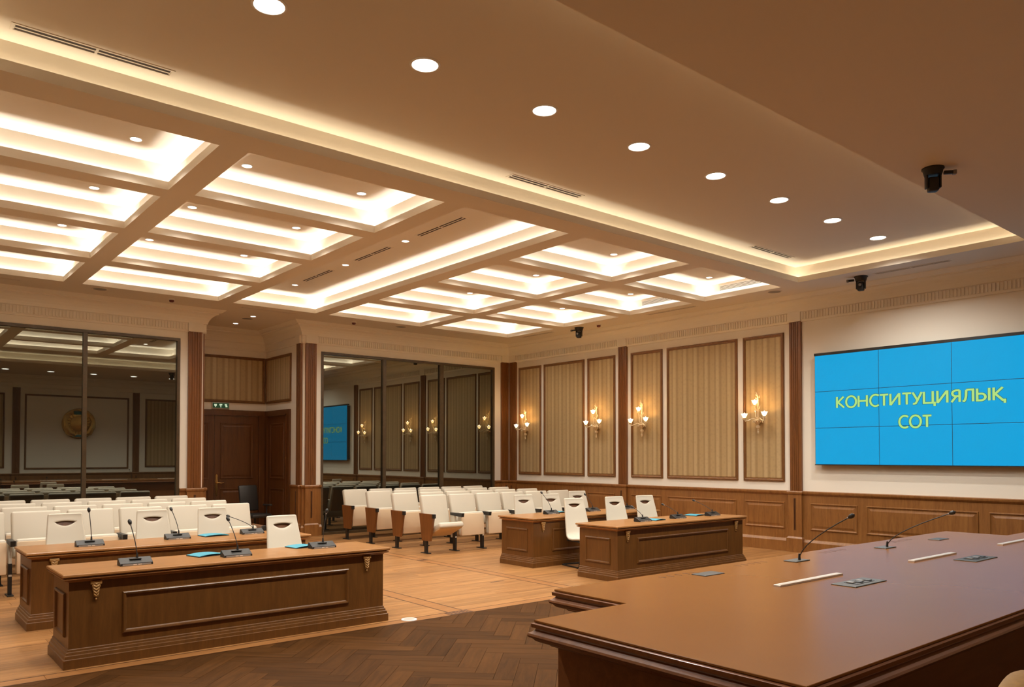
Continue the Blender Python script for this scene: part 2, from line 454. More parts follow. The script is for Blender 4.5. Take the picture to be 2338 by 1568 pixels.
mb = MB(); mb.box(AX0 - T, AX0, YW + T, YA + T, 0, ZC); mb.box(AX1, AX1 + T, YW + T, YA + T, 0, ZC); mb.box(AX0, AX1, YA, YA + T, 0, ZC)
wall_a = tag(mb.build('wall_alcove', M_WALL, fix=False), kind='structure')
WOF = {0: wall_f, 1: wall_r, 2: wall_b, 3: wall_a, 4: wall_a, 5: wall_a, 6: wall_b, 7: wall_l}

# crown moulding and fluted frieze
CROWN = [(0.0, 4.205), (0.03, 4.205), (0.035, 4.225), (0.045, 4.235), (0.045, 4.375), (0.065, 4.385), (0.07, 4.41), (0.085, 4.45), (0.115, 4.50), (0.16, 4.545),
         (0.20, 4.57), (0.225, 4.575), (0.23, 4.60), (0.27, 4.605), (0.30, 4.625), (0.335, 4.65), (0.34, ZC), (0.0, ZC)]
for i in range(8):
    sweep(MB(), ROOM, CROWN, i, i + 1, True).build('crown_moulding', M_CROWN, WOF[i])
def flutes(wall, axis, fixed, sgn, a, b):
    mb = MB(); p = 0.054; n = int((b - a) / p)
    for k in range(n):
        c = a + (k + 0.5) * (b - a) / n
        if axis == 'y': mb.box(min(fixed, fixed + sgn * 0.022), max(fixed, fixed + sgn * 0.022), c - 0.0135, c + 0.0135, 4.245, 4.368)
        else: mb.box(c - 0.0135, c + 0.0135, min(fixed, fixed + sgn * 0.022), max(fixed, fixed + sgn * 0.022), 4.245, 4.368)
    tag(mb.build('frieze_flutes', M_CROWN, wall, fix=False), kind='stuff')
for a, b in ((YB + 0.1, 7.52), (7.80, 11.74), (12.04, 15.60)): flutes(wall_r, 'y', XW - 0.045, -1, a, b)
for a, b in ((XL + 0.1, 4.88), (7.68, 12.86)): flutes(wall_b, 'x', YW - 0.045, -1, a, b)

# pilasters, capitals, pedestals
def pilaster(wall, base, along, inward, wdt, depth=0.045, z0=1.10, z1=4.215, flute=True):
    """base = corner (x, y) where it starts on the wall; along / inward are unit 2D vectors"""
    a = Vector(along); n = Vector(inward); b = Vector(base)
    m = 0.035; prof = [(0, 0), (0, depth)]
    if flute:
        k = 4; ww = (wdt - 2 * m) / k
        for i in range(k):
            s = m + i * ww
            prof += [(s + 0.006, depth), (s + 0.010, depth - 0.010), (s + ww - 0.010, depth - 0.010), (s + ww - 0.006, depth)]
    prof += [(wdt, depth), (wdt, 0)]
    pt = lambda q, z: (*(b + a * q[0] + n * q[1]), z)
    MB().loops([[pt(q, z0) for q in prof], [pt(q, z1) for q in prof]]).build('pilaster', M_PIL, wall)
    e = 0.012
    P = [b + a * (-e) , b + a * (wdt + e), b + a * (wdt + e) + n * (depth + 0.03), b + a * (-e) + n * (depth + 0.03)]
    MB().loops([[(*p, 4.215) for p in P], [(*p, 4.385) for p in P]]).build('capital', M_CROWN, wall)
    c = b + a * (wdt / 2) + n * (depth + 0.03)
    ro = MB()
    for q in range(8):
        t = q * PI / 4
        for r0, r1 in ((0.012, 0.042),):
            cc = Vector((math.cos(t) * 0.03, math.sin(t) * 0.03))
            ro.poly([(*(c + a * (cc.x + math.cos(s_) * 0.014) + n * 0.004), 4.30 + cc.y + math.sin(s_) * 0.014) for s_ in [k * PI / 3 for k in range(6)]])
    ro.build('rosette', M_CROWN, wall, fix=False)
    d2 = depth + 0.045; P0 = b + a * (-0.02); P1 = b + a * (wdt + 0.02)
    def lp(dd, z, e=0.0): return [(*(P0 - a * e), z), (*(P1 + a * e), z), (*(P1 + a * e + n * (dd + e)), z), (*(P0 - a * e + n * (dd + e)), z)]
    pd = MB().loops([lp(d2, 0, 0.025), lp(d2, 0.25, 0.025), lp(d2, 0.27, 0.008), lp(d2, 0.28), lp(d2, 1.04), lp(d2, 1.06, 0.015), lp(d2, 1.09, 0.02), lp(d2, 1.11, 0.01)]).build('pedestal', M_WOODV, wall)
    cpt = b + a * (wdt / 2) + n * (d2 + 0.0005)
    mb = MB(); framering(mb, (*cpt, 0), (*a, 0), (0, 0, 1), (*n, 0), -0.02, 0.02, 0.40, 0.98, [(0, 0), (0.004, 0.006), (0.012, 0.006), (0.016, 0.0)], True)
    mb.build('pedestal_slot', M_INLAY, pd)
RY = (0, 1); RN = (-1, 0)
pilaster(wall_r, (XW, 7.54), RY, RN, 0.229)
pilaster(wall_r, (XW, 11.769), RY, RN, 0.246)
pilaster(wall_r, (XW, 15.62), RY, RN, 0.26, flute=True)
pilaster(wall_b, (12.888, YW), (1, 0), (0, -1), 0.24)
pilaster(wall_b, (4.914, YW), (1, 0), (0, -1), 0.262)
pilaster(wall_b, (7.394, YW), (1, 0), (0, -1), 0.25)
pilaster(wall_a, (AX1, YW + 0.05), (0, 1), (-1, 0), 0.21)
pilaster(wall_a, (AX0, YW + 0.05), (0, 1), (1, 0), 0.21)
pilaster(wall_f, (4.08, YB), (1, 0), (0, 1), 0.24)
pilaster(wall_f, (8.09, YB), (1, 0), (0, 1), 0.24)

# wainscot: swept board with base and cap, raised panels
WS = [(0, 0), (0.075, 0), (0.075, 0.19), (0.06, 0.215), (0.045, 0.235), (0.035, 0.24), (0.035, 1.03), (0.05, 1.05), (0.062, 1.07), (0.065, 1.10), (0.04, 1.112), (0.0, 1.112)]
p1 = [(G1[0], YW), (XL, YW), (XL, YB), (XW, YB), (XW, YW), (G2[1], YW)]
for i, wl in enumerate((wall_b, wall_l, wall_f, wall_r, wall_b)):
    sweep(MB(), p1, WS, i, i + 1).build('wainscot', M_WOODV, wl)
p2 = [(G2[0], YW), (AX1, YW), (AX1, 16.50)]
p3 = [(AX0, 16.50), (AX0, YW), (G1[1], YW)]
for pth, wl in ((p2, (wall_b, wall_a)), (p3, (wall_a, wall_b))):
    for i in (0, 1): sweep(MB(), pth, WS, i, i + 1).build('wainscot', M_WOODV, wl[i])
WP = [(0, 0), (0.006, 0.014), (0.018, 0.016), (0.028, 0.006), (0.034, 0.002), (0.05, 0.002), (0.085, 0.012)]
for a, b in ((7.888, 8.738), (8.92, 10.63), (10.78, 11.65), (12.14, 13.01), (13.14, 14.55), (14.67, 15.52), (6.507, 7.377), (4.62, 6.36), (2.75, 4.48), (1.0, 2.6)):
    framering(MB(), (XW - 0.035, 0, 0), (0, 1, 0), (0, 0, 1), (-1, 0, 0), a, b, 0.41, 0.90, WP, True).build('wainscot_panel', M_WOODV, wall_r)
for a, b in ((-0.5, 1.6), (1.8, 3.9), (4.5, 7.9), (8.5, 10.6), (10.8, 12.9)):
    framering(MB(), (0, YB + 0.035, 0), (1, 0, 0), (0, 0, 1), (0, 1, 0), a, b, 0.41, 0.90, WP, True).build('wainscot_panel', M_WOODV, wall_f)
for k in range(6):
    a = YB + 0.6 + k * 2.7
    framering(MB(), (XL + 0.035, 0, 0), (0, 1, 0), (0, 0, 1), (1, 0, 0), a, a + 2.4, 0.41, 0.90, WP, True).build('wainscot_panel', M_WOODV, wall_l)

# framed fabric panels
FP = [(0, 0.0), (0.0, 0.020), (0.012, 0.034), (0.03, 0.034), (0.045, 0.022), (0.055, 0.022), (0.062, 0.008)]
def fabric(wall, O, U, W, u0, u1, z0, z1, mat):
    fr = framering(MB(), O, U, (0, 0, 1), W, u0, u1, z0, z1, FP).build('panel_frame', M_FRAME, wall)
    framering(MB(), O, U, (0, 0, 1), W, u0 + 0.06, u1 - 0.06, z0 + 0.06, z1 - 0.06, [(0, 0.003), (0.0, 0.009), (0.012, 0.014)], True).build('fabric', mat, fr)
for a, b in ((14.664, 15.532), (13.127, 14.56), (12.134, 13.02), (10.766, 11.661), (8.899, 10.648), (7.895, 8.773)):
    fabric(wall_r, (XW, 0, 0), (0, 1, 0), (-1, 0, 0), a, b, 1.275, 4.05, M_FABY)
for a, b in ((AX0 + 0.03, AX1 - 0.03),):
    fabric(wall_a, (0, YA, 0), (1, 0, 0), (0, -1, 0), a, b, 2.975, 4.06, M_FABX)
fabric(wall_a, (AX1, 0, 0), (0, 1, 0), (-1, 0, 0), 16.55, YA - 0.03, 2.975, 4.06, M_FABY)
fabric(wall_a, (AX0, 0, 0), (0, 1, 0), (1, 0, 0), 16.55, YA - 0.03, 2.975, 4.06, M_FABY)
for a, b in ((8.55, 10.5), (10.7, 12.9), (1.9, 3.85), (-0.5, 1.7)):
    fabric(wall_f, (0, YB, 0), (1, 0, 0), (0, 1, 0), a, b, 1.30, 4.0, M_FABX)
pf = framering(MB(), (0, YB, 0), (1, 0, 0), (0, 0, 1), (0, 1, 0), 4.46, 7.95, 1.25, 4.0, FP).build('panel_frame', M_FRAME, wall_f)
for k in range(5):
    a = XL; y0 = 0.5 + k * 2.9
    fabric(wall_l, (XL, 0, 0), (0, 1, 0), (1, 0, 0), y0, y0 + 2.5, 1.275, 4.05, M_FABY)

# ------------------------------------------------------------------ dark glass walls
def glasswall(name, g, mulls):
    fr = MB(); g0, g1 = g
    framering(fr, (0, YW, 0), (1, 0, 0), (0, 0, 1), (0, -1, 0), g0, g1, 0.0, GZ, [(0, -0.12), (0, 0.022), (0.055, 0.022), (0.058, -0.06)])
    o = tag(fr.build(name, M_BRONZE), kind='structure')
    edges = [g0 + 0.055] + [e for m in mulls for e in m] + [g1 - 0.055]
    for m in mulls: MB().box(m[0], m[1], YW - 0.02, YW + 0.07, 0.055, GZ - 0.055).build('mullion', M_BRONZE, o)
    for i in range(0, len(edges), 2):
        MB().box(edges[i] - 0.003, edges[i + 1] + 0.003, YW + 0.03, YW + 0.042, 0.05, GZ - 0.05).build('pane', M_GLASS, o)
    MB().box(g0, g1, YW + 0.12, YW + T, 0, GZ).build('blackout', M_BLACK, o)
    return o
glasswall('window_1', G1, ((1.355, 1.44), (3.060, 3.130)))
glasswall('window_2', G2, ((9.334, 9.419), (10.950, 11.055)))

# ------------------------------------------------------------------ doors of the alcove
def doorset(name, O, U, W, u0, u1, top, leaves, handle_u, hs):
    O, U, W = Vector(O), Vector(U), Vector(W)
    mb = MB()
    def slab(m, a, b, z0, z1, h0, h1):
        P = lambda u, z, h: tuple(O + U * u + W * h + Vector((0, 0, z)))
        m.loops([[P(a, z0, h0), P(b, z0, h0), P(b, z0, h1), P(a, z0, h1)], [P(a, z1, h0), P(b, z1, h0), P(b, z1, h1), P(a, z1, h1)]])
    c = 0.17
    for a, b, z0, z1 in ((u0, u0 + c, 0, top), (u1 - c, u1, 0, top), (u0 + c, u1 - c, top - 0.13, top)):
        slab(mb, a, b, z0, z1, 0.002, 0.05); 
    slab(mb, u0 + c - 0.03, u0 + c, 0, top - 0.11, 0.05, 0.07); slab(mb, u1 - c, u1 - c + 0.03, 0, top - 0.11, 0.05, 0.07); slab(mb, u0 + c - 0.03, u1 - c + 0.03, top - 0.13, top - 0.10, 0.05, 0.07)
    d = tag(mb.build(name, M_DOOR, fix=False), kind='structure')
    for a, b in leaves:
        lf = MB(); slab(lf, a + 0.004, b - 0.004, 0.01, top - 0.135, 0.002, 0.030)
        lf = lf.build('door_leaf', M_DOOR, d)
        s = 0.13 if b - a > 0.6 else 0.07
        for z0, z1 in ((1.22, top - 0.30), (0.22, 1.0)):
            framering(MB(), O + W * 0.030, U, (0, 0, 1), W, a + s, b - s, z0, z1, [(0, 0), (0.008, 0.014), (0.022, 0.014), (0.034, 0.003), (0.06, 0.003), (0.09, 0.012)], True).build('door_panel', M_DOOR, lf)
    if handle_u is not None:
        h = MB(); C0 = O + U * handle_u + W * 0.030
        P = lambda u, z, hh: C0 + U * u + W * hh + Vector((0, 0, z))
        outline = [(-0.012, 0.835), (-0.024, 0.87), (-0.016, 0.92), (-0.026, 1.0), (-0.022, 1.10), (-0.03, 1.17), (-0.02, 1.24), (-0.022, 1.30), (0, 1.335)]
        L = outline + [(-u, z) for u, z in reversed(outline[:-1])]
        h.loops([[P(u, z, 0.0) for u, z in L], [P(u, z, 0.010) for u, z in L]])
        h.tube([P(0, 1.13, 0.0), P(0, 1.13, 0.05), P(hs * 0.03, 1.14, 0.06), P(hs * 0.09, 1.125, 0.062), P(hs * 0.15, 1.145, 0.06)], [0.011, 0.011, 0.011, 0.009, 0.007], 8)
        h.build('handle', M_BRASS, d, True)
    return d
doorset('door_1', (0, YA, 0), (1, 0, 0), (0, -1, 0), AX0 + 0.02, AX1 - 0.02, 2.805, ((5.40, 6.135), (6.135, 7.163)), 6.19, 1)
doorset('door_2', (AX1, 0, 0), (0, 1, 0), (-1, 0, 0), 16.56, YA - 0.04, 2.80, ((16.73, 17.77),), None, 1)

# ================================================================== CEILING
XS = sorted([XL, 0.267, 2.523, 2.802, 5.088, 5.363, 7.058, 7.349, 9.594, 9.890, 12.143, XW, 0.39, 12.02])
YS = sorted([YB, 3.60, 6.935, 7.315, 8.911, 9.195, 10.783, 11.084, 12.737, 13.084, 14.747, YW])
CX_ = [(0.267, 2.523), (2.802, 5.088), (5.363, 7.058), (7.349, 9.594), (9.890, 12.143)]
CY_ = [(7.315, 8.911), (9.195, 10.783), (11.084, 12.737), (13.084, 14.747)]
HOLES = [((0.39, 12.02), (3.60, 6.935))]
for i, cx in enumerate(CX_):
    if i == 2: HOLES.append((cx, (7.315, 14.747)))
    else: HOLES += [(cx, cy) for cy in CY_]
mb = MB()
for i in range(len(XS) - 1):
    for j in range(len(YS) - 1):
        mx, my = (XS[i] + XS[i + 1]) / 2, (YS[j] + YS[j + 1]) / 2
        if any(h[0][0] < mx < h[0][1] and h[1][0] < my < h[1][1] for h in HOLES): continue
        mb.quad((XS[i], YS[j], ZC), (XS[i + 1], YS[j], ZC), (XS[i + 1], YS[j + 1], ZC), (XS[i], YS[j + 1], ZC))
mb.quad((AX0, YW, ZC), (AX1, YW, ZC), (AX1, YA, ZC), (AX0, YA, ZC))
mb.quad((XL, YB, ZU + 0.2), (XW, YB, ZU + 0.2), (XW, YA, ZU + 0.2), (XL, YA, ZU + 0.2))
ceiling = tag(mb.build('ceiling', M_CEIL, fix=False), kind='structure')
LEDDATA = {}
def coffer(name, cx, cy, zt, led, rec=0.115):
    r = rect(cx[0], cx[1], cy[0], cy[1]); m = MB()
    loft(m, r, [(0, ZC), (0, ZL), (0.022, ZL), (0.022, ZC + 0.02), (rec, ZC + 0.02), (rec, zt)], False, True)
    o = m.build(name, M_CEIL, ceiling, fix=False)
    e = MB(); a = offs(r, -(rec - 0.030), True); b = offs(r, -(rec - 0.006), True)
    for k in range(4):
        q = (k + 1) % 4
        e.quad((*a[k], ZC + 0.032), (*a[q], ZC + 0.032), (*b[q], ZC + 0.032), (*b[k], ZC + 0.032))
    tape = e.build('led_strip', M_WHITE, o, fix=False)
    # the light of the strip itself: narrow area lamps lying on the tape, pointing up
    col, rad = led
    wd = 0.024; mo = -(rec - 0.018); c4 = offs(r, mo, True)
    for k in range(4):
        p, q = Vector(c4[k]), Vector(c4[(k + 1) % 4]); L = (q - p).length; n = max(1, round(L / 2.6))
        for i in range(n):
            mid = p.lerp(q, (i + 0.5) / n); ln = L / n
            key = (round(ln, 3), rad)
            if key not in LEDDATA:
                ld = bpy.data.lights.new('led_lamp', 'AREA'); ld.shape = 'RECTANGLE'; ld.size = ln; ld.size_y = wd
                ld.color = col; ld.energy = rad * PI * ln * wd * 1.6; LEDDATA[key] = ld
            lo = bpy.data.objects.new('led_lamp', LEDDATA[key]); COL.objects.link(lo); lo.parent = tape
            d = (q - p).normalized()
            lo.matrix_local = Matrix(((d.x, d.y, 0, mid.x), (d.y, -d.x, 0, mid.y), (0, 0, -1, ZC + 0.036), (0, 0, 0, 1)))
    return o
ZT = 4.95
coffer('ceiling_tray', (0.39, 12.02), (3.60, 6.935), ZT, (LED_TRAY_COL, LED_TRAY))
for i, cx in enumerate(CX_):
    if i == 2: coffer('coffer', cx, (7.315, 14.747), ZU, (LED_COL, LED_COFFER))
    else:
        for cy in CY_: coffer('coffer', cx, cy, ZU, (LED_COL, LED_COFFER))

# ================================================================== LAMPS IN THE CEILING
def downlight(loc, r, mat, label, group, watts, cone=128):
    o = empty('downlight', loc, label=label, cat='downlight', group=group)
    MB().lathe([(r * 1.22, 0.0), (r * 1.20, -0.006), (r * 1.04, -0.009), (r, -0.002)], n=20).build('trim_ring', M_WHITE, o, True)
    MB().lathe([(r * 1.0, -0.0035), (0.001, -0.0035)], n=20, cap=False).build('lens', mat, o)
    ld = bpy.data.lights.new('lamp', 'SPOT'); ld.energy = watts; ld.color = LAMP_COL; ld.spot_size = math.radians(cone); ld.spot_blend = 0.7; ld.shadow_soft_size = r * 0.8
    lo = bpy.data.objects.new('lamp', ld); COL.objects.link(lo); lo.parent = o; lo.location = (0, 0, -0.012)
    return o
ORD = ['first', 'second', 'third', 'fourth', 'fifth', 'sixth', 'seventh', 'eighth', 'ninth']
for k in range(9):
    x = 2.169 + 1.318 * (k - 1)
    downlight((x, 5.30, ZT), 0.105, M_LAMP, f'large bright downlight in the ceiling tray, {ORD[8 - k]} from the screen wall', 'large downlights in the ceiling tray', SPOT_TRAY, 146)
for k in range(9):
    downlight((6.26 + 1.33 * (k - 4), 1.12, ZC), 0.105, M_LAMP, f'downlight in the judges soffit, mirrored in the glass, {ORD[8 - k]} from screen wall', 'downlights over the judges', SPOT_SOFFIT, 110)
RN_ = ['coffer row nearest the tray', 'second coffer row', 'third coffer row', 'coffer row by the glass']
CN_ = {0: 'leftmost column', 1: 'column left of central strip', 3: 'column right of central strip', 4: 'column beside screen wall'}
LX = {0: (0.66, 2.08), 1: (3.225, 4.65), 3: (7.74, 9.17), 4: (10.25, 11.68)}
for c, xs in LX.items():
    for r, y in enumerate((8.47, 10.34, 12.31, 14.2)):
        for s, x in enumerate(xs):
            downlight((x, y, ZU), 0.052, M_LAMPS, f'small {"left" if s == 0 else "right"} spotlight in {RN_[r]}, {CN_[c]}', 'small spotlights in the coffers', SPOT_SMALL)
for k, y in enumerate((8.0, 9.94, 11.83, 13.83)):
    downlight((6.2, y, ZU), 0.052, M_LAMPS, f'small spotlight in the long central ceiling strip, {ORD[k]} from the tray', 'spotlights in the central strip', SPOT_SMALL)
downlight((6.205, 15.885, ZC), 0.052, M_LAMPS, 'small spotlight at the mouth of the door alcove', 'alcove spotlights', SPOT_SMALL * 0.15)
downlight((6.239, 16.975, ZC), 0.052, M_LAMPS, 'small spotlight deep inside the door alcove', 'alcove spotlights', SPOT_SMALL * 0.15)

# linear air vents
def vent(loc, along, L, Wd, label, group, mat=None, nsl=1):
    o = empty('air_vent', loc, 0 if along == 'x' else PI / 2, label, 'air vent', group)
    m = MB(); framering(m, (0, 0, 0), (1, 0, 0), (0, 1, 0), (0, 0, -1), -L / 2 - 0.03, L / 2 + 0.03, -Wd / 2 - 0.02, Wd / 2 + 0.02, [(0, 0), (0, 0.005), (0.02, 0.005), (0.022, 0.0)])
    m.build('frame', M_CEIL, o)
    MB().box(-L / 2, L / 2, -Wd / 2, Wd / 2, -0.0015, -0.0005).build('slot_backing', M_VENT, o)
    for k in range(nsl):
        y = -Wd / 2 + Wd * (k + 1) / (nsl + 1)
        MB().box(-L / 2, L / 2, y - 0.009, y + 0.009, -0.005, -0.0016).build('slat', M_CEIL, o)
    MB().box(-0.01, 0.01, -Wd / 2, Wd / 2, -0.0052, -0.0016).build('divider', M_CEIL, o)
    return o
vent((1.37, 6.78, ZT), 'x', 1.1, 0.085, 'long slotted air vent at the left end of the ceiling tray', 'vents in the ceiling tray')
vent((6.20, 6.80, ZT), 'x', 1.1, 0.085, 'slotted air vent in the middle of the ceiling tray edge', 'vents in the ceiling tray')
vent((10.93, 6.74, ZT), 'x', 1.04, 0.085, 'slotted air vent in the tray corner near the screen wall', 'vents in the ceiling tray')
for k, (y0, y1) in enumerate(((8.47, 9.57), (10.41, 11.45), (12.36, 13.41))):
    vent((6.20, (y0 + y1) / 2, ZU), 'y', y1 - y0, 0.085, f'slotted air vent in the central ceiling strip, {ORD[k]} from the tray', 'vents in the central strip')
for (y0, y1), t in zip(((4.72, 5.81), (9.33, 10.48), (13.39, 14.47)), ('above the blue screen', 'above the wide fabric panel', 'nearest the room corner')):
    vent((12.40, (y0 + y1) / 2, ZC), 'y', y1 - y0, 0.07, f'thin soffit vent along the screen wall, {t}', 'soffit vents by the screen wall', nsl=1)
vent((6.22, 15.07, ZC), 'x', 1.1, 0.06, 'thin soffit vent in front of the door alcove', 'soffit vents by the glass wall', nsl=1)
vent((11.02, 14.95, ZC), 'x', 0.95, 0.06, 'thin soffit vent above the right glass wall', 'soffit vents by the glass wall', nsl=1)
vent((1.42, 15.10, ZC), 'x', 1.05, 0.06, 'thin soffit vent above the left glass wall', 'soffit vents by the glass wall', nsl=1)
# grilles on the upright side of two coffers beside the screen wall
for (y0, y1), t in zip(((7.70, 8.66), (9.62, 10.55)), ('nearest the ceiling tray', 'second from the tray')):
    o = empty('coffer_grille', (12.143 + 0.115, (y0 + y1) / 2, 4.87), label=f'white slatted grille inside the coffer by the screen wall, {t}', cat='air vent', group='coffer grilles')
    L = y1 - y0
    framering(MB(), (0, 0, 0), (0, 1, 0), (0, 0, 1), (-1, 0, 0), -L / 2, L / 2, -0.055, 0.06, [(0, 0), (0, 0.006), (0.012, 0.006), (0.014, 0.001)]).build('frame', M_WHITE, o)
    MB().box(-0.002, -0.001, -L / 2 + 0.012, L / 2 - 0.012, -0.045, 0.05).build('backing', M_BLACK, o)
    for k in range(5):
        z = -0.04 + k * 0.021
        MB().box(-0.008, -0.0021, -L / 2 + 0.012, L / 2 - 0.012, z - 0.005, z + 0.007).build('slat', M_WHITE, o)
# round ceiling loudspeakers and detectors
for (x, y), t in (((3.127, 15.0), 'above the left glass wall'), ((9.28, 15.05), 'above the right glass wall'), ((12.373, 7.593), 'near the tray corner by the screen wall'), ((6.218, 16.234), 'inside the door alcove')):
    o = empty('ceiling_speaker', (x, y, ZC), label=f'flush round ceiling loudspeaker {t}', cat='loudspeaker', group='ceiling loudspeakers')
    MB().lathe([(0.13, 0), (0.128, -0.006), (0.112, -0.008), (0.108, -0.003)], n=24).build('rim', M_CEIL, o, True)
    MB().lathe([(0.108, -0.002), (0.107, -0.005), (0.05, -0.007), (0.001, -0.0072)], n=24).build('grille', M_GREYP, o, True)
for (x, y), t in (((4.358, 15.115), 'left of the alcove'), ((8.155, 15.162), 'right of the alcove'), ((12.49, 11.994), 'along the screen wall')):
    o = empty('smoke_detector', (x, y, ZC), label=f'small dark red ceiling detector {t}', cat='detector', group='ceiling detectors')
    MB().lathe([(0.055, 0), (0.055, -0.012), (0.048, -0.02)], n=18).build('base', M_WHITE, o, True)
    MB().lathe([(0.044, -0.02), (0.042, -0.045), (0.028, -0.060), (0.002, -0.064)], n=18).build('dome', M_RED, o, True)
# pan-tilt conference cameras hanging from the ceiling
def ptz(x, y, rz, label):
    o = empty('conference_camera', (x, y, ZC), rz, label, 'camera', 'ceiling cameras')
    MB().lathe([(0.105, 0), (0.105, -0.012), (0.095, -0.02), (0.085, -0.06), (0.08, -0.075)], n=24).build('mount', M_PLAST, o, True)
    for s in (-1, 1): MB().rbox(s * 0.062, 0, -0.13, 0.020, 0.07, 0.15, 0.008).build('yoke', M_PLAST, o, True)
    h = MB().rbox(0, -0.004, -0.165, 0.100, 0.095, 0.145, 0.020).build('head', M_PLAST, o, True)
    MB().tube([(0, -0.05, -0.145), (0, -0.078, -0.147)], [0.036, 0.032], 18).build('lens', M_BLACK, h, True)
    MB().tube([(0, -0.0785, -0.147), (0, -0.080, -0.147)], [0.022, 0.02], 16).build('lens_glass', M_GREYP, h, True)
    b = MB().rbox(-0.155, 0.0, -0.05, 0.11, 0.04, 0.035, 0.008).build('bracket_arm', M_PLAST, o, True)
    MB().rbox(-0.20, 0, -0.052, 0.035, 0.045, 0.045, 0.006).build('connector', M_GREYP, b, True)
    return o
ptz(8.287, 3.293, math.radians(130), 'black conference camera hanging beside the dark soffit edge, nearest the viewer')
ptz(12.40, 6.05, math.radians(-75), 'black conference camera hanging above the blue screen')
ptz(12.447, 12.568, math.radians(-75), 'black conference camera hanging above the brass sconces')

# ================================================================== VIDEO WALL
SX = 13.05; SY1 = 7.218; SPW = 1.1365; SZ0 = 1.60; SPH = 0.6440
vw = empty('video_wall', (SX, 0, 0), label='large blue video wall of nine screens with yellow lettering on the right wall', cat='screen')
MB().box(0.02, XW - SX - 0.002, SY1 - 3 * SPW + 0.02, SY1 - 0.02, SZ0 + 0.02, SZ0 + 3 * SPH - 0.02).build('mounting_box', M_BLACK, vw)
MB().box(-0.003, 0.08, SY1 - 3 * SPW - 0.012, SY1 + 0.012, SZ0 + 3 * SPH, SZ0 + 3 * SPH + 0.045).build('top_bezel', M_BLACK, vw)
MB().box(-0.002, 0.08, SY1 - 3 * SPW - 0.012, SY1 + 0.012, SZ0 - 0.012, SZ0).build('bottom_bezel', M_BLACK, vw)
sp = None
for c in range(3):
    for r in range(3):
        if sp is None:
            sp = MB().box(0.0, 0.02, -SPW, 0, 0, SPH).build('screen_panel', M_BLACK, vw)
            MB().box(-0.0015, 0.0, -SPW + 0.004, -0.004, 0.004, SPH - 0.004).build('display', M_SCR, sp); p = sp
        else: p = copy_tree(sp, vw)
        p.location = (0, SY1 - c * SPW, SZ0 + r * SPH)
def arc(cx, cy, rx, ry, a0, a1, n=14):
    return [(cx + rx * math.cos(math.radians(a0 + (a1 - a0) * i / n)), cy + ry * math.sin(math.radians(a0 + (a1 - a0) * i / n))) for i in range(n + 1)]
# strokes of each letter in a cell of cap height 1; (advance width, [polylines])
GLY = {
    'К': (0.74, [[(0.07, 0), (0.07, 1)], [(0.60, 1), (0.16, 0.50), (0.64, 0)], [(0.07, 0.50), (0.20, 0.50)]]),
    'Қ': (0.78, [[(0.07, 0), (0.07, 1)], [(0.60, 1), (0.16, 0.50), (0.60, 0.0), (0.72, 0.0), (0.72, -0.24)], [(0.07, 0.50), (0.20, 0.50)]]),
    'О': (0.96, [arc(0.45, 0.5, 0.385, 0.505, 0, 360, 36)]),
    'Н': (0.88, [[(0.07, 0), (0.07, 1)], [(0.70, 0), (0.70, 1)], [(0.07, 0.52), (0.70, 0.52)]]),
    'С': (0.78, [arc(0.46, 0.5, 0.39, 0.505, 52, 308, 28)]),
    'Т': (0.70, [[(0.0, 0.955), (0.62, 0.955)], [(0.31, 0), (0.31, 0.95)]]),
    'И': (0.92, [[(0.07, 1), (0.07, 0)], [(0.09, 0.02), (0.69, 0.98)], [(0.71, 1), (0.71, 0)]]),
    'У': (0.72, [[(0.02, 1), (0.34, 0.34)], [(0.64, 1), (0.30, 0.20), (0.22, 0.06), (0.10, 0.03), (0.04, 0.05)]]),
    'Ц': (0.90, [[(0.07, 1), (0.07, 0.045), (0.78, 0.045), (0.78, -0.24)], [(0.66, 1), (0.66, 0.045)]]),
    'Я': (0.76, [[(0.58, 0), (0.58, 0.955)], [(0.58, 0.955), (0.36, 0.955)] + arc(0.36, 0.715, 0.24, 0.24, 90, 270, 14) + [(0.58, 0.475)], [(0.36, 0.46), (0.06, 0.0)]]),
    'Л': (0.84, [[(0.66, 0), (0.66, 0.955), (0.24, 0.955)], [(0.24, 0.955), (0.22, 0.45), (0.17, 0.16), (0.10, 0.055), (0.0, 0.045)]]),
    'Ы': (1.00, [[(0.07, 1), (0.07, 0.045), (0.32, 0.045)] + arc(0.32, 0.31, 0.25, 0.265, -90, 90, 14) + [(0.07, 0.575)], [(0.80, 1), (0.80, 0)]]),
}
def ribbon(mb, pts, wd, x):
    h = wd / 2
    for i in range(len(pts) - 1):
        a_, b_ = Vector(pts[i]), Vector(pts[i + 1]); t_ = (b_ - a_)
        if t_.length < 1e-6: continue
        t_.normalize(); n_ = Vector((-t_.y, t_.x)) * h
        e0 = 0.0 if i == 0 else 0.28 * h; e1 = 0.0 if i == len(pts) - 2 else 0.28 * h
        sharp = lambda p, q, r: (Vector(q) - Vector(p)).normalized().dot((Vector(r) - Vector(q)).normalized()) < 0.7
        if i > 0 and sharp(pts[i - 1], pts[i], pts[i + 1]): e0 = h * 0.9
        if i < len(pts) - 2 and sharp(pts[i], pts[i + 1], pts[i + 2]): e1 = h * 0.9
        a_ = a_ - t_ * e0; b_ = b_ + t_ * e1
        mb.poly([(x, *(a_ + n_)), (x, *(a_ - n_)), (x, *(b_ - n_)), (x, *(b_ + n_))])
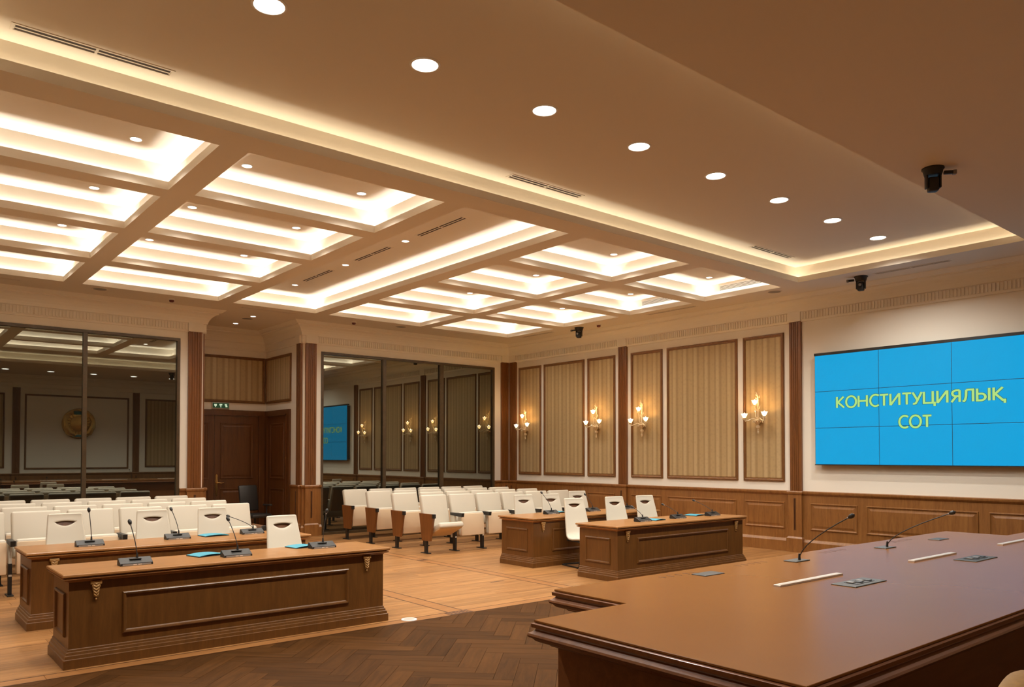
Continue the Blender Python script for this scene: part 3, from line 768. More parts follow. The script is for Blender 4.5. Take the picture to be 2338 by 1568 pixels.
def lettering(body, y0, z0, width, h):
    """text runs towards -Y from y0; each letter is one part with a dark outline beneath it"""
    tot = sum(GLY[c][0] for c in body) - 0.12
    k = width / (tot * h); x = 0.0
    for c in body:
        adv, strokes = GLY[c]
        me = []
        for dep, wd in ((-0.0026, 0.235), (-0.0036, 0.160)):
            m = MB()
            for st in strokes: ribbon(m, st, wd, 0.0)
            m.v = [(dep, y0 - (x + p[1]) * h * k, z0 + p[2] * h) for p in m.v]
            me.append(m)
        o = me[1].build('letter', M_TXT, vw, fix=False)
        me[0].build('letter_outline', M_TXTO, o, fix=False)
        x += adv
lettering('КОНСТИТУЦИЯЛЫҚ', 6.826, 2.588, 2.60, 0.190)
lettering('СОТ', 5.764, 2.212, 0.505, 0.192)

# ================================================================== CRYSTAL SCONCES
def sconce():
    o = empty('wall_sconce', (0, 0, 0))
    # local: wall plane x = 0, room towards -x; z = 0 at the bowl
    MB().lathe([(0.012, -0.075), (0.030, -0.06), (0.058, -0.02), (0.085, 0.0), (0.088, 0.012), (0.060, 0.022), (0.03, 0.03)], (-0.09, 0, 0), 14, 0.06, 7).build('bowl', M_CRYST, o, True)
    pd = MB().lathe([(0.022, -0.078), (0.04, -0.10), (0.036, -0.13), (0.014, -0.15), (0.010, -0.19), (0.018, -0.20), (0.016, -0.225), (0.003, -0.245)], (-0.075, 0, 0), 12, 0.05, 6).build('finial', M_CRYST, o, True)
    MB().tube([(0, 0, 0.0), (-0.05, 0, 0.01), (-0.09, 0, 0.01)], 0.014, 8).build('wall_bracket', M_BRASS, o, True)
    st = MB().tube([(-0.085, 0, 0.02), (-0.075, 0, 0.15), (-0.06, 0.005, 0.28), (-0.055, 0.01, 0.40), (-0.05, 0.03, 0.50), (-0.05, 0.06, 0.565)], [0.016, 0.013, 0.012, 0.018, 0.011, 0.003], 8).build('stem', M_CRYST, o, True)
    lf = MB()
    for s, z, l in ((1, 0.40, 0.07), (-1, 0.43, 0.06), (1, 0.47, 0.06), (-1, 0.22, 0.08), (1, 0.18, 0.08)):
        b = Vector((-0.06, 0.0, z)); t = b + Vector((-0.015, s * l * 0.6, l)); m = (b + t) / 2 + Vector((-0.015, s * 0.02, 0))
        lf.tube([b, m, t], [0.004, 0.011, 0.002], 6)
    lf.build('leaves', M_CRYST, o, True)
    arms = (((-0.20, 0.215, 0.085), 0.0), ((-0.20, -0.215, 0.105), 0.0), ((-0.18, 0.0, 0.33), 1.0))
    for (tip, up) in arms:
        T_ = Vector(tip)
        if up: pts = [(-0.09, 0, 0.03), (-0.15, 0.0, 0.08), (-0.15, 0, 0.17), (-0.18, 0, 0.24), T_ + Vector((0, 0, -0.03))]
        else: pts = [(-0.09, 0, 0.02), (-0.13, T_.y * 0.35, 0.05), (-0.17, T_.y * 0.62, 0.015), (-0.195, T_.y * 0.92, 0.0), T_ + Vector((0, 0, -0.045)), T_ + Vector((0, 0, -0.02))]
        a = MB().tube(pts, 0.0105, 8).build('arm', M_CRYST, o, True)
        MB().lathe([(0.012, -0.04), (0.032, -0.03), (0.036, -0.022), (0.02, -0.012), (0.012, 0.0)], T_, 12, 0.08, 6).build('drip_pan', M_CRYST, a, True)
        MB().lathe([(0.012, 0.0), (0.020, 0.015), (0.024, 0.035), (0.016, 0.055), (0.004, 0.075)], T_, 10).build('bulb', M_BULB, a, True)
        MB().lathe([(0.028, -0.005), (0.040, 0.012), (0.046, 0.032), (0.052, 0.05), (0.060, 0.06)], T_, 18, 0.10, 6, cap=False).build('flower_shade', M_SHADE, a, True)
        d = MB()
        for q in range(6):
            t = q * PI / 3
            d.ball((T_.x + 0.033 * math.cos(t), T_.y + 0.033 * math.sin(t), T_.z - 0.048), 0.007, 6, 4, 1.9)
        d.build('crystal_drops', M_CRYST, a, True)
    d = MB()
    for q in range(10):
        t = q * 2 * PI / 10
        d.ball((-0.09 + 0.088 * math.cos(t), 0.088 * math.sin(t), -0.018), 0.008, 6, 4, 1.9)
    d.build('crystal_drops', M_CRYST, o, True)
    return o
SC = [(15.185, 'in the narrow panel beside the room corner'), (12.66, 'just left of the middle pilaster'), (11.28, 'just right of the middle pilaster'), (8.40, 'in the panel beside the blue screen')]
s0 = None
for y, t in SC:
    o = s0 if s0 is None else copy_tree(s0)
    if o is None: o = s0 = sconce()
    o.location = (XW - 0.016, y, 2.415)
    tag(o, f'lit crystal wall sconce with three lamps {t}', 'wall lamp', 'crystal wall sconces')

# ================================================================== EMBLEM ON THE FRONT WALL
em = empty('wall_emblem', (XM, YB, 2.955), label='round gilded emblem on the white panel, seen mirrored in the left glass', cat='emblem')
def ydisc(mb, prof, n=40, wob=0.0, lobes=12, c=(0, 0)):
    ls = [[(c[0] + math.cos(a) * r * (1 + wob * math.cos(lobes * a)), h, c[1] + math.sin(a) * r * (1 + wob * math.cos(lobes * a))) for a in [2 * PI * j / n for j in range(n)]] for r, h in prof]
    return mb.loops(ls)
ydisc(MB(), [(0.56, 0.005), (0.575, 0.03), (0.55, 0.055), (0.51, 0.06), (0.49, 0.045)], 48).build('rim', M_GOLD, em, True)
ydisc(MB(), [(0.50, 0.006), (0.49, 0.04), (0.30, 0.05)], 40).build('field', M_GOLD, em, True)
MB().rbox(0, 0.06, 0.40, 0.34, 0.06, 0.12, 0.02).build('top_field', M_TURQ, em, True)
ydisc(MB(), [(0.30, 0.04), (0.29, 0.10), (0.20, 0.15), (0.001, 0.17)], 32).build('sun_dome', M_GOLD, em, True)
for k in range(20):
    t = 2 * PI * k / 20; d = Vector((math.cos(t), 0, math.sin(t))); q = Vector((-math.sin(t), 0, math.cos(t)))
    if math.sin(t) > 0.93: continue
    MB().loops([[d * 0.20 + q * 0.028 + Vector((0, 0.05, 0)), d * 0.20 - q * 0.028 + Vector((0, 0.05, 0)), d * 0.20 + Vector((0, 0.085, 0))], [d * 0.47 + q * 0.012 + Vector((0, 0.045, 0)), d * 0.47 - q * 0.012 + Vector((0, 0.045, 0)), d * 0.47 + Vector((0, 0.06, 0))]]).build('ray', M_GOLD, em)
for s in (-1, 1):
    pts = [(s * 0.12, 0.07, -0.45), (s * 0.33, 0.08, -0.34), (s * 0.45, 0.09, -0.1), (s * 0.47, 0.09, 0.12), (s * 0.36, 0.08, 0.30)]
    MB().tube(pts, [0.06, 0.12, 0.11, 0.08, 0.03], 8).build('wing', M_GOLD, em, True)
MB().rbox(0, 0.075, -0.46, 0.42, 0.05, 0.09, 0.015).build('ribbon', M_TURQ, em, True)

# ================================================================== EXIT SIGN
ex = empty('exit_sign', (6.27, YA, 2.90), label='small green exit sign over the alcove door', cat='sign')
MB().rbox(0, -0.018, 0, 0.40, 0.036, 0.145, 0.006).build('housing', M_PALE, ex, True)
MB().box(-0.185, 0.185, -0.0385, -0.036, -0.058, 0.058).build('face', M_GREEN, ex)
m = MB(); Y_ = -0.040
def sgn(pts): m.poly([(x, Y_, z) for x, z in pts])
sgn([(-0.15, 0.03), (-0.09, 0.03), (-0.09, 0.0), (-0.12, -0.04), (-0.15, 0.0)])
sgn([(-0.03, 0.035), (0.03, 0.035), (0.035, 0.01), (0.005, 0.0), (0.012, -0.04), (-0.012, -0.04), (-0.01, -0.005), (-0.035, 0.005)])
sgn([(0.09, 0.035), (0.13, 0.035), (0.15, 0.015), (0.13, 0.0), (0.155, -0.015), (0.145, -0.035), (0.10, -0.03), (0.11, -0.005), (0.085, 0.01)])
m.build('pictograms', M_PICT, ex, fix=False)

# ================================================================== DESKS
H = 0.775
def desk(x0, x1, y0, y1, label):
    L, D = x1 - x0, y1 - y0
    o = empty('court_desk', (x0, y0, 0), label=label, cat='desk', group='panelled wooden desks')
    e = 0.055; bx0, bx1, by0, by1 = e, L - e, e, D - e * 0.6
    for nm, a in (('front_panel', (bx0, bx1, by0, by0 + 0.04)), ('side_panel', (bx0, bx0 + 0.04, by0 + 0.04, by1)), ('side_panel', (bx1 - 0.04, bx1, by0 + 0.04, by1))):
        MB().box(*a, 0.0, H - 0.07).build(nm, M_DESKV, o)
    # stepped plinth on three sides
    U = [(bx0, by1), (bx0, by0), (bx1, by0), (bx1, by1)]
    PR = [(0, 0.0), (0.042, 0.0), (0.042, 0.075), (0.034, 0.08), (0.030, 0.105), (0.022, 0.11), (0.018, 0.13), (0.010, 0.135), (0.008, 0.15), (0.0, 0.156)]
    Ur = [(bx1, by1), (bx1, by0), (bx0, by0), (bx0, by1)]
    mbp = MB()
    for i in range(3): sweep(mbp, Ur, PR, i, i + 1)
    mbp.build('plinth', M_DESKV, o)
    tp = MB(); loft(tp, rect(0, L, 0, D), [(-0.055, H - 0.072), (-0.045, H - 0.062), (-0.030, H - 0.058), (-0.014, H - 0.050), (-0.008, H - 0.042), (-0.016, H - 0.036), (-0.028, H - 0.034), (-0.028, H - 0.028), (-0.004, H - 0.026), (0.0, H - 0.020), (0.0, H - 0.006), (-0.006, H)])
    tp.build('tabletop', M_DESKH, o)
    FR = [(0, 0), (0.004, 0.012), (0.012, 0.018), (0.026, 0.014), (0.032, 0.004), (0.036, 0.0)]
    framering(MB(), (0, by0, 0), (1, 0, 0), (0, 0, 1), (0, -1, 0), 0.46, L - 0.46, 0.23, 0.59, FR).build('panel_moulding', M_DESKV, o)
    for xx, wn in ((bx0, -1), (bx1, 1)):
        framering(MB(), (xx, 0, 0), (0, 1, 0), (0, 0, 1), (wn, 0, 0), by0 + 0.13, by1 - 0.12, 0.23, 0.60, FR).build('panel_moulding', M_DESKV, o)
    for cx in (bx0 + 0.20, bx1 - 0.20):
        c = MB()
        for k in range(5):
            z = H - 0.075 - k * 0.027; wd = 0.045 - k * 0.006
            c.rbox(cx, by0 - 0.014 + k * 0.0015, z - 0.012, wd * 2 if k == 0 else wd * 1.7, 0.026 - k * 0.003, 0.030, 0.007)
            for s in (-1, 1): c.tube([(cx, by0 - 0.024 + k * 0.002, z - 0.022), (cx + s * wd * 0.55, by0 - 0.02, z - 0.006), (cx + s * wd * 0.9, by0 - 0.014, z + 0.008)], [0.006, 0.007, 0.003], 6)
        c.ball((cx, by0 - 0.010, H - 0.225), 0.009, 8, 5, 1.3)
        c.build('carved_corbel', M_CORBEL, o, True)
    return o
desk(1.26, 4.33, 7.225, 7.975, 'long panelled wooden desk in the left foreground, front of the left pair')
desk(1.255, 4.30, 9.06, 9.86, 'panelled wooden desk behind the left foreground desk, with three chairs')
desk(8.03, 11.10, 9.13, 10.0, 'rear panelled wooden desk of the right pair, nearer the auditorium seats')
desk(8.00, 11.10, 7.33, 8.16, 'front panelled wooden desk of the right pair, partly hidden by the judges bench')

# ================================================================== JUDGES' BENCH
BZ = 0.933
bench = empty('judges_bench', (0, 0, 0), label='massive moulded wooden bench with stepped end filling the right foreground', cat='bench')
BP = [(2.585, 1.47), (9.82, 1.47), (9.82, 2.93), (9.08, 2.93), (9.08, 3.52), (3.27, 3.52), (3.27, 2.93), (2.585, 2.93)]
t = MB(); loft(t, BP, [(-0.012, BZ - 0.012), (0.0, BZ - 0.010), (0.0, BZ - 0.002), (-0.002, BZ)]); t.build('tabletop', M_BENCH, bench)
t = MB(); loft(t, BP, [(-0.16, BZ - 0.140), (-0.06, BZ - 0.130), (-0.05, BZ - 0.118), (-0.02, BZ - 0.112), (-0.004, BZ - 0.104), (0.006, BZ - 0.092), (0.020, BZ - 0.086), (0.026, BZ - 0.076), (0.022, BZ - 0.066), (0.008, BZ - 0.058), (-0.004, BZ - 0.048), (-0.006, BZ - 0.040), (0.010, BZ - 0.037), (0.012, BZ - 0.018), (0.004, BZ - 0.015), (-0.004, BZ - 0.0125)])
t.build('edge_moulding', M_BENCHE, bench)
t = MB()
for a in ((2.72, 9.68, 2.85, 2.90), (3.38, 8.97, 3.36, 3.41), (2.72, 2.77, 1.75, 2.85), (9.63, 9.68, 1.75, 2.85), (3.38, 3.43, 2.90, 3.36), (8.92, 8.97, 2.90, 3.36), (2.77, 9.63, 1.75, 1.79)):
    t2 = MB().box(*a, 0.0, BZ - 0.132).build('body_panel', M_BENCHE, bench)
def outlet(x0, x1, y0, y1, label, rich=True):
    o = empty('table_outlet_box', ((x0 + x1) / 2, (y0 + y1) / 2, BZ), label=label, cat='outlet', group='connection boxes on the bench')
    L, D = (x1 - x0) / 2, (y1 - y0) / 2
    t = MB(); loft(t, rect(-L, L, -D, D), [(0, 0), (0, 0.004), (-0.004, 0.006)]); t.build('cover_plate', M_PLATE, o)
    if rich:
        MB().box(-L * 0.55, L * 0.55, -D * 0.55, D * 0.55, 0.006, 0.0085).build('socket_insert', M_PLAST, o)
        for k in range(4):
            x = -L * 0.42 + k * L * 0.28
            MB().rbox(x, (-1) ** k * D * 0.12, 0.011, L * 0.2, D * 0.55, 0.006, 0.002).build('socket', M_BLACK if k % 2 else M_GREYP, o)
    return o
outlet(4.745, 5.16, 2.365, 2.527, 'dark connection box with open sockets, nearest the near end of the bench')
outlet(6.60, 7.04, 2.34, 2.505, 'dark connection box with open sockets in the middle of the bench')
outlet(4.40, 4.62, 3.235, 3.35, 'flat dark cover plate without microphone at the near end of the bench', False)
outlet(8.02, 8.24, 3.165, 3.275, 'flat dark cover plate without microphone at the far end of the bench', False)
for (a, b, y), tx in zip(((4.405, 5.19, 2.70), (6.235, 7.04, 2.67), (8.035, 8.85, 2.65)), ('nearest the viewer', 'in the middle', 'at the far right edge')):
    o = empty('lamp_strip', ((a + b) / 2, y, BZ), label=f'slim pale metal strip lying on the bench {tx}', cat='strip', group='metal strips on the bench')
    L = (b - a) / 2
    t = MB(); loft(t, rect(-L, L, -0.024, 0.024), [(0, 0), (0, 0.010), (-0.002, 0.012)]); t.build('housing', M_PALE, o)
    MB().box(-L + 0.006, L - 0.006, -0.012, 0.012, 0.012, 0.0128).build('cover', M_PALE, o)
vs = []
for gx in (4.15, 5.02, 6.25, 7.55):
    for k in range(5):
        MB().box(gx + k * 0.085 - 0.004, gx + k * 0.085 + 0.004, 3.37, 3.43, BZ + 0.0002, BZ + 0.0012).build('speaker_slot', M_INLAY, bench)

# ================================================================== MICROPHONES
def gooseneck(o, tip, b0=(0, 0, 0.05), head=0.017):
    b = Vector(b0); t = Vector(tip); d = t - b
    k = b + Vector((0, 0, max(0.06, d.z * 0.35)))
    pts = []
    for i in range(9):
        s = i / 8; p = (b * (1 - s) ** 2 + k * 2 * s * (1 - s) + t * s * s); pts.append(p)
    MB().tube([b - Vector((0, 0, 0.004)), b + Vector((0, 0, 0.045))], [0.011, 0.007], 10).build('neck_socket', M_PLAST, o, True)
    st = MB().tube(pts, 0.0042, 7).build('gooseneck', M_PLAST, o, True)
    u = (pts[-1] - pts[-2]).normalized()
    hd = MB().tube([t - u * 0.012, t, t + u * 0.012, t + u * 0.03, t + u * 0.042], [0.006, head * 0.8, head, head * 0.95, head * 0.35], 12).build('microphone_head', M_BLACK, o, True)
    MB().tube([t - u * 0.018, t - u * 0.010], [0.0075, 0.0078], 10).build('light_ring', M_GREYP, st, True)
def deskmic(x, y, tip, label, z=H):
    o = empty('desk_microphone', (x, y, z), label=label, cat='microphone', group='desk microphones')
    prof = [(-0.06, 0.0), (0.055, 0.0), (0.06, 0.02), (0.05, 0.058), (0.025, 0.062), (-0.045, 0.026), (-0.06, 0.018)]
    m = MB().loops([[(-0.135, p, q) for p, q in prof], [(-0.128, p * 0.96, q + 0.003) for p, q in prof], [(0.128, p * 0.96, q + 0.003) for p, q in prof], [(0.135, p, q) for p, q in prof]])
    m.build('base', M_PLAST, o)
    MB().box(-0.118, 0.118, -0.0625, -0.0605, 0.002, 0.016).build('button_strip', M_GREYP, o)
    for k in (-0.03, 0.01): MB().box(k, k + 0.03, -0.064, -0.0625, 0.004, 0.013).build('button', M_PALE, o)
    MB().box(-0.05, 0.05, -0.022, 0.006, 0.052, 0.056).build('loudspeaker_grille', M_BLACK, o)
    gooseneck(o, tip, (0.02, 0.02, 0.055))
    return o
deskmic(1.885, 7.54, (-0.02, 0.10, 0.36), 'gooseneck microphone at the left end of the left foreground desk')
deskmic(2.80, 7.55, (-0.03, 0.13, 0.34), 'gooseneck microphone in the middle of the left foreground desk')
deskmic(3.756, 7.66, (0.06, 0.02, 0.37), 'upright gooseneck microphone at right end of the left foreground desk')
deskmic(1.893, 9.41, (0.0, 0.05, 0.37), 'gooseneck microphone at the left end of the second left desk')
deskmic(2.845, 9.55, (-0.03, 0.13, 0.33), 'gooseneck microphone in the middle of the second left desk')
deskmic(3.757, 9.60, (-0.20, 0.24, 0.21), 'gooseneck microphone bent far over at the right end of the second left desk')
deskmic(8.908, 9.66, (-0.03, 0.20, 0.34), 'gooseneck microphone at the left end of the rear right desk')
deskmic(9.90, 9.66, (-0.02, 0.16, 0.28), 'gooseneck microphone in the middle of the rear right desk')
deskmic(10.80, 9.66, (-0.02, 0.14, 0.19), 'gooseneck microphone at the right end of the rear right desk')
deskmic(8.951, 7.70, (-0.03, 0.16, 0.20), 'gooseneck microphone at the left end of the front right desk')
deskmic(9.807, 7.72, (-0.03, 0.26, 0.20), 'gooseneck microphone in the middle of the front right desk')
deskmic(10.70, 7.72, (-0.05, 0.32, 0.23), 'gooseneck microphone at the right end of the front right desk')
def benchmic(x, y, tip, label):
    o = empty('bench_microphone', (x, y, BZ + 0.0015), label=label, cat='microphone', group='bench microphones')
    t = MB(); loft(t, rect(-0.10, 0.10, -0.055, 0.055), [(0, 0), (0, 0.004), (-0.003, 0.006)]); t.build('base_plate', M_PLATE, o)
    gooseneck(o, tip, (0.02, -0.01, 0.010), 0.018)
benchmic(5.61, 3.265, (0.05, -0.40, 0.36), 'tall gooseneck microphone at the near half of the bench')
benchmic(7.02, 3.23, (0.07, -0.52, 0.33), 'tall gooseneck microphone leaning low at the far half of the bench')

# ================================================================== FOLDERS
def folder(x, y, rz, label, sx=0.30, sy=0.22):
    o = empty('paper_folder', (x, y, H), rz, label, 'folder', 'blue folders on the desks')
    for nm, mat, z0, th, sc in (('back_cover', M_PLAST, 0.0, 0.006, 1.0), ('front_cover', M_BLUE, 0.0065, 0.004, 0.985)):
        m = MB(); rows = []
        for i in range(9):
            u = -0.5 + i / 8; z = z0 + (0.012 * (1 - (2 * u) ** 2) if nm == 'front_cover' else 0.0)
            rows.append([(u * sx * sc, -0.5 * sy * sc, z), (u * sx * sc, 0.5 * sy * sc, z), (u * sx * sc, 0.5 * sy * sc, z + th), (u * sx * sc, -0.5 * sy * sc, z + th)])
        m.loops(rows).build(nm, mat, o)
folder(2.60, 7.80, 0.25, 'bright blue folder beside the middle microphone of the left foreground desk')
folder(3.62, 7.86, 0.15, 'blue folder behind the right microphone of the left foreground desk', 0.28)
folder(3.30, 9.66, 0.1, 'blue folder between the microphones of the second left desk')
folder(9.27, 7.74, 0.15, 'blue folder beside the left microphone of the front right desk', 0.28)
folder(10.50, 7.92, 0.12, 'blue folder behind the right microphone of the front right desk')
folder(9.23, 9.84, 0.1, 'blue folder behind the left microphone of the rear right desk', 0.34)

# ================================================================== WHITE DESK CHAIRS
def desk_chair():
    o = empty('desk_chair')
    # side profile (y, z) of the one-piece shell, seat front to top of back
    P = [(-0.44, 0.425), (-0.42, 0.448), (-0.36, 0.458), (-0.26, 0.448), (-0.15, 0.436), (-0.06, 0.438), (-0.015, 0.455), (0.015, 0.49), (0.035, 0.55), (0.055, 0.64), (0.085, 0.76), (0.115, 0.88), (0.142, 0.97), (0.155, 1.02), (0.16, 1.055), (0.158, 1.065)]
    Ls = [0]
    for a, b in zip(P, P[1:]): Ls.append(Ls[-1] + math.dist(a, b))
    TL = Ls[-1]
    def at(s):
        s = max(0, min(TL, s))
        for i in range(len(P) - 1):
            if s <= Ls[i + 1] + 1e-9:
                t = (s - Ls[i]) / (Ls[i + 1] - Ls[i]); return (P[i][0] + (P[i + 1][0] - P[i][0]) * t, P[i][1] + (P[i + 1][1] - P[i][1]) * t)
    def half(s):
        k = s / TL
        if k < 0.42: return 0.235
        return 0.235 - (k - 0.42) / 0.58 * 0.055
    sm = TL - 0.105                          # slot height along the shell
    cols = 24; n1, n2 = 30, 6
    m = MB(); A = []; B = []
    for c in range(cols + 1):
        u = -1 + 2 * c / cols
        ins = abs(u) < 0.58
        q = 1 - (u / 0.58) ** 2 if ins else 0.0
        lo, hi = sm - 0.046 * q, sm + 0.012 * q
        dep = lambda s: 0.018 * math.cos(u * PI / 2) if s > 0 else 0
        colA = []; colB = []
        for i in range(n1 + 1):
            s = lo * i / n1; y, z = at(s); w_ = half(s)
            y2 = y + (0.022 * (1 - u * u) * min(1, max(0, (z - 0.46) / 0.25))); z2 = z - (0.014 * (1 - u * u) if z < 0.46 else 0)
            colA.append((u * w_, y2, z2))
        for i in range(n2 + 1):
            s = hi + (TL - hi) * i / n2; y, z = at(s); w_ = half(s)
            if i == n2: w_ *= 0.97
            colB.append((u * w_, y + 0.022 * (1 - u * u), z))
        A.append(colA); B.append(colB)
    m.strips(A); m.strips(B)
    sh = m.build('shell', M_VINYL, o, True)
    sd = sh.modifiers.new('thickness', 'SOLIDIFY'); sd.thickness = 0.032; sd.offset = 0
    bv = sh.modifiers.new('soft_edge', 'BEVEL'); bv.width = 0.011; bv.segments = 2; bv.limit_method = 'ANGLE'; bv.angle_limit = math.radians(50)
    MB().rbox(0, 0.183, 0.945, 0.27, 0.012, 0.10, 0.004, Matrix.Rotation(math.radians(-16), 4, 'X')).build('grip_pocket', M_DOOR, o)
    r = 0.012
    pts = lambda s: [(s * 0.21, 0.02, 0.41), (s * 0.215, -0.30, 0.415), (s * 0.22, -0.37, 0.40), (s * 0.225, -0.40, 0.34), (s * 0.23, -0.36, 0.10), (s * 0.23, -0.35, 0.035), (s * 0.23, -0.32, 0.014), (s * 0.23, 0.05, 0.012), (s * 0.23, 0.13, 0.012), (s * 0.20, 0.16, 0.012)]
    L, R_ = pts(-1), pts(1)
    MB().tube(L + list(reversed(R_)), r, 8).build('sled_frame', M_BLACK, o, True)
    MB().tube([(-0.21, -0.05, 0.41), (0.21, -0.05, 0.41)], 0.010, 8).build('cross_bar', M_BLACK, o, True)
    return o
CH = [(1.85, 10.36, 0.0, 'left of the three behind the second left desk'), (2.82, 10.36, -0.03, 'middle of the three behind the second left desk'),
      (3.56, 10.32, 0.0, 'right of the three behind the second left desk'), (3.72, 8.44, 0.05, 'alone behind the left foreground desk'),
      (8.92, 10.28, -0.2, 'left one behind the rear right desk'), (9.55, 10.26, -0.2, 'middle one behind the rear right desk'),
      (10.72, 10.78, -0.3, 'farthest one behind the rear right desk, in front of the wainscot'), (8.84, 8.93, -0.2, 'at the left end between the two right desks, seat in view'),
      (9.72, 8.86, -0.2, 'middle one behind the front right desk'), (10.45, 8.82, -0.2, 'right one behind the front right desk')]
c0 = None
for x, y, rz, t in CH:
    if c0 is None: c = c0 = desk_chair()
    else: c = copy_tree(c0)
    c.location = (x, y, 0); c.rotation_euler = (0, 0, rz)
    tag(c, f'white slotted leather chair, {t}', 'chair', 'white desk chairs')

# ================================================================== AUDITORIUM SEATS
PITCH_S = 0.635
def arm_side(o, x, panel):
    # support, armrest, leg and foot on one side
    if panel:
        e = 0.022
        prof = [(-0.27, 0.71), (0.19, 0.71), (0.10, 0.225), (-0.155, 0.225)]
        MB().loops([[(x - e, y, z) for y, z in prof], [(x + e, y, z) for y, z in prof]]).build('end_panel', M_PIL, o)
        MB().rbox(x, -0.255, 0.675, 0.052, 0.055, 0.075, 0.006).build('arm_cap', M_BLACK, o)
    else:
        MB().loops([[(x - 0.028, y, z) for y, z in ((-0.27, 0.70), (0.10, 0.70), (0.10, 0.655), (-0.26, 0.63))], [(x + 0.028, y, z) for y, z in ((-0.27, 0.70), (0.10, 0.70), (0.10, 0.655), (-0.26, 0.63))]]).build('armrest', M_BLACK, o)
        MB().loops([[(x - 0.018, y, z) for y, z in ((-0.02, 0.66), (0.11, 0.66), (0.09, 0.24), (-0.05, 0.24))], [(x + 0.018, y, z) for y, z in ((-0.02, 0.66), (0.11, 0.66), (0.09, 0.24), (-0.05, 0.24))]]).build('arm_support', M_VINYL, o)
    MB().loops([[(x - 0.02, y, z) for y, z in ((-0.05, 0.40), (0.04, 0.40), (0.02, 0.012), (-0.045, 0.012))], [(x + 0.02, y, z) for y, z in ((-0.05, 0.40), (0.04, 0.40), (0.02, 0.012), (-0.045, 0.012))]]).build('leg', M_BLACK, o)
    MB().box(x - 0.035, x + 0.035, -0.12, 0.12, 0.0, 0.013).build('foot_plate', M_BLACK, o)
def seat(kind, openseat=False):
    o = empty('auditorium_seat')
    Mx = Matrix.Rotation(math.radians(-15), 4, 'X')
    MB().rbox(0, 0.185, 0.735, 0.565, 0.095, 0.60, 0.028, Mx, 3).build('backrest', M_VINYL, o, True)
    MB().rbox(0, 0.225, 0.70, 0.53, 0.03, 0.52, 0.012, Mx).build('back_shell', M_SEATBACK, o, True)
    if openseat:
        Ms = Matrix.Rotation(math.radians(-24), 4, 'X')
        c = MB().rbox(0, -0.17, 0.44, 0.53, 0.44, 0.10, 0.034, Ms, 3).build('seat_cushion', M_VINYL, o, True)
        MB().rbox(0, -0.155, 0.385, 0.50, 0.40, 0.03, 0.012, Ms).build('underside', M_SEATBACK, c, True)
    else:
        Ms = Matrix.Rotation(math.radians(-4), 4, 'X')
        c = MB().rbox(0, -0.085, 0.49, 0.535, 0.10, 0.435, 0.030, Ms, 3).build('seat_cushion', M_VINYL, o, True)
        MB().rbox(0, -0.134, 0.478, 0.525, 0.028, 0.40, 0.012, Ms).build('underside', M_SEATBACK, c, True)
    h = PITCH_S / 2
    if kind == 'L': arm_side(o, -h + 0.005, True)
    else: arm_side(o, -h, False)
    if kind == 'R': arm_side(o, h - 0.005, True)
    return o
proto = {}
def place_seat(kind, op, x, y, label, group):
    k = (kind, op)
    if k not in proto: s = proto[k] = seat(kind, op)
    else: s = copy_tree(proto[k])
    s.location = (x, y, 0); tag(s, label, 'seat', group)
ROWN = ['front row', 'second row', 'third row', 'back row']
for r in range(4):
    for k in range(6):
        kind = 'L' if k == 0 else ('R' if k == 5 else 'M')
        x = 7.80 + (k + 0.5) * PITCH_S + 0.012 * r; y = 11.79 + 1.015 * r
        if r == 0 and k == 0: lab = 'white auditorium seat folded down, front row of right block at the aisle'
        else: lab = f'white folding auditorium seat, right block, {ROWN[r]}, {ORD[k]} from the aisle'
        place_seat(kind, r == 0 and k == 0, x, y, lab, 'auditorium seats of the right block')
        kind = 'R' if k == 0 else ('L' if k == 5 else 'M')
        x = 4.60 - (k + 0.5) * PITCH_S; y = 11.55 + 0.985 * r
        place_seat(kind, False, x, y, f'white folding auditorium seat, left block, {ROWN[r]}, {ORD[k]} from the aisle', 'auditorium seats of the left block')

# ================================================================== BLACK OFFICE CHAIR IN THE ALCOVE
oc = empty('office_chair', (6.53, 16.52, 0), 0.25, 'black office chair with armrests standing in the dark alcove', 'chair')
MB().rbox(0, 0.24, 0.83, 0.46, 0.055, 0.56, 0.03, Matrix.Rotation(math.radians(-9), 4, 'X')).build('backrest', M_BLACK, oc, True)
MB().rbox(0, -0.02, 0.46, 0.50, 0.48, 0.085, 0.035).build('seat', M_BLACK, oc, True)
MB().tube([(0, 0.16, 0.43), (0, 0.27, 0.45), (0, 0.275, 0.62)], 0.022, 8).build('back_bar', M_BLACK, oc, True)
for s in (-1, 1):
    a = MB().tube([(s * 0.24, 0.0, 0.42), (s * 0.29, 0.0, 0.44), (s * 0.295, 0.0, 0.66)], 0.016, 8).build('arm_post', M_BLACK, oc, True)
    MB().rbox(s * 0.295, -0.03, 0.675, 0.075, 0.26, 0.035, 0.014).build('arm_pad', M_BLACK, a, True)
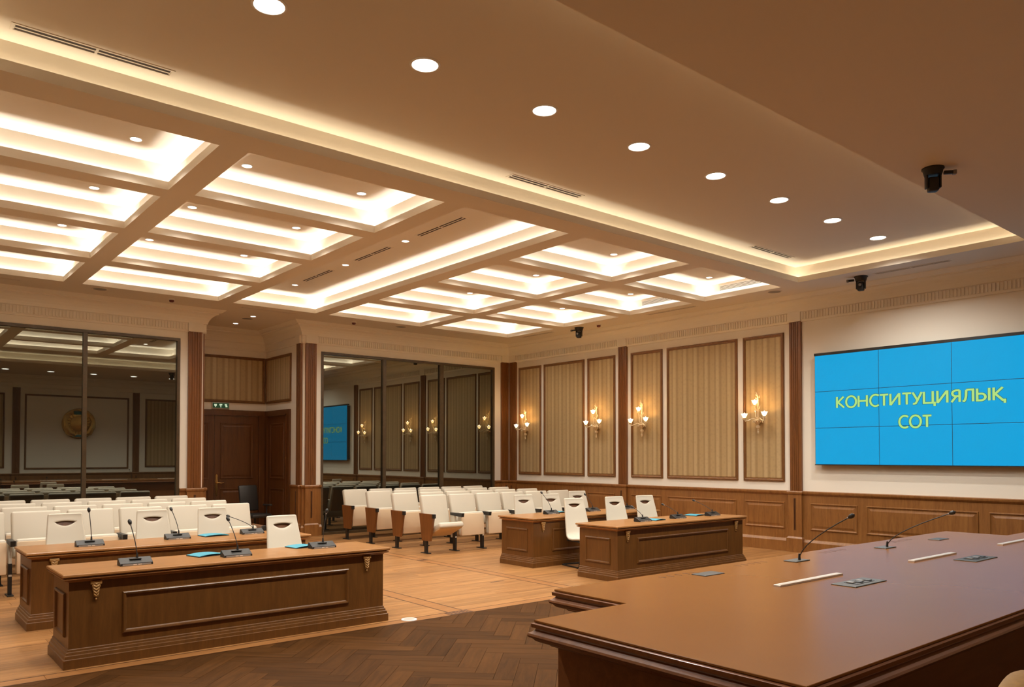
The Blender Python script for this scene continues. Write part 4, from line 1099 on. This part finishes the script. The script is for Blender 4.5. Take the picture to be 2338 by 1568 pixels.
MB().tube([(0, 0, 0.09), (0, 0, 0.42)], [0.03, 0.022], 12).build('gas_column', M_BLACK, oc, True)
for k in range(5):
    t = 2 * PI * k / 5 + 0.3
    MB().tube([(0, 0, 0.12), (math.cos(t) * 0.29, math.sin(t) * 0.29, 0.075)], [0.026, 0.016], 8).build('base_arm', M_BLACK, oc, True)
    MB().lathe([(0.012, 0.0), (0.026, 0.008), (0.028, 0.03), (0.02, 0.052), (0.008, 0.062)], (math.cos(t) * 0.285, math.sin(t) * 0.285, 0), 10).build('castor', M_BLACK, oc, True)

# ================================================================== JUDGE'S CHAIR
jc = empty('judge_chair', (2.97, 1.12, 0), PI + 0.12, "gold brocade judge's chair, only its rounded top in view at the lower right", 'chair')
def arch(wd, z0, z1, rise, th, y, n=14):
    o_ = [(-wd / 2, z0), (wd / 2, z0), (wd / 2, z1)]
    for i in range(1, n): a = PI * i / n; o_.append((wd / 2 * math.cos(a), z1 + rise * math.sin(a)))
    o_.append((-wd / 2, z1))
    m = MB(); m.loops([[(x * 0.95, y - th / 2, z0 + (z - z0) * 0.985) for x, z in o_], [(x, y - th / 2 + 0.02, z) for x, z in o_], [(x, y + th / 2 - 0.02, z) for x, z in o_], [(x * 0.95, y + th / 2, z0 + (z - z0) * 0.985) for x, z in o_]])
    return m
arch(0.54, 0.42, 0.93, 0.085, 0.10, 0.20).build('backrest', M_GOLDFAB, jc, True)
MB().rbox(0, -0.06, 0.44, 0.52, 0.50, 0.12, 0.04).build('seat', M_GOLDFAB, jc, True)
for sx in (-1, 1):
    for sy in (-0.26, 0.19): MB().box(sx * 0.22 - 0.025, sx * 0.22 + 0.025, sy - 0.025, sy + 0.025, 0, 0.39).build('leg', M_DOOR, jc)
    MB().rbox(sx * 0.28, -0.05, 0.66, 0.06, 0.42, 0.05, 0.015).build('armrest', M_DOOR, jc, True)
    MB().box(sx * 0.28 - 0.02, sx * 0.28 + 0.02, -0.22, -0.18, 0.38, 0.64).build('arm_post', M_DOOR, jc)
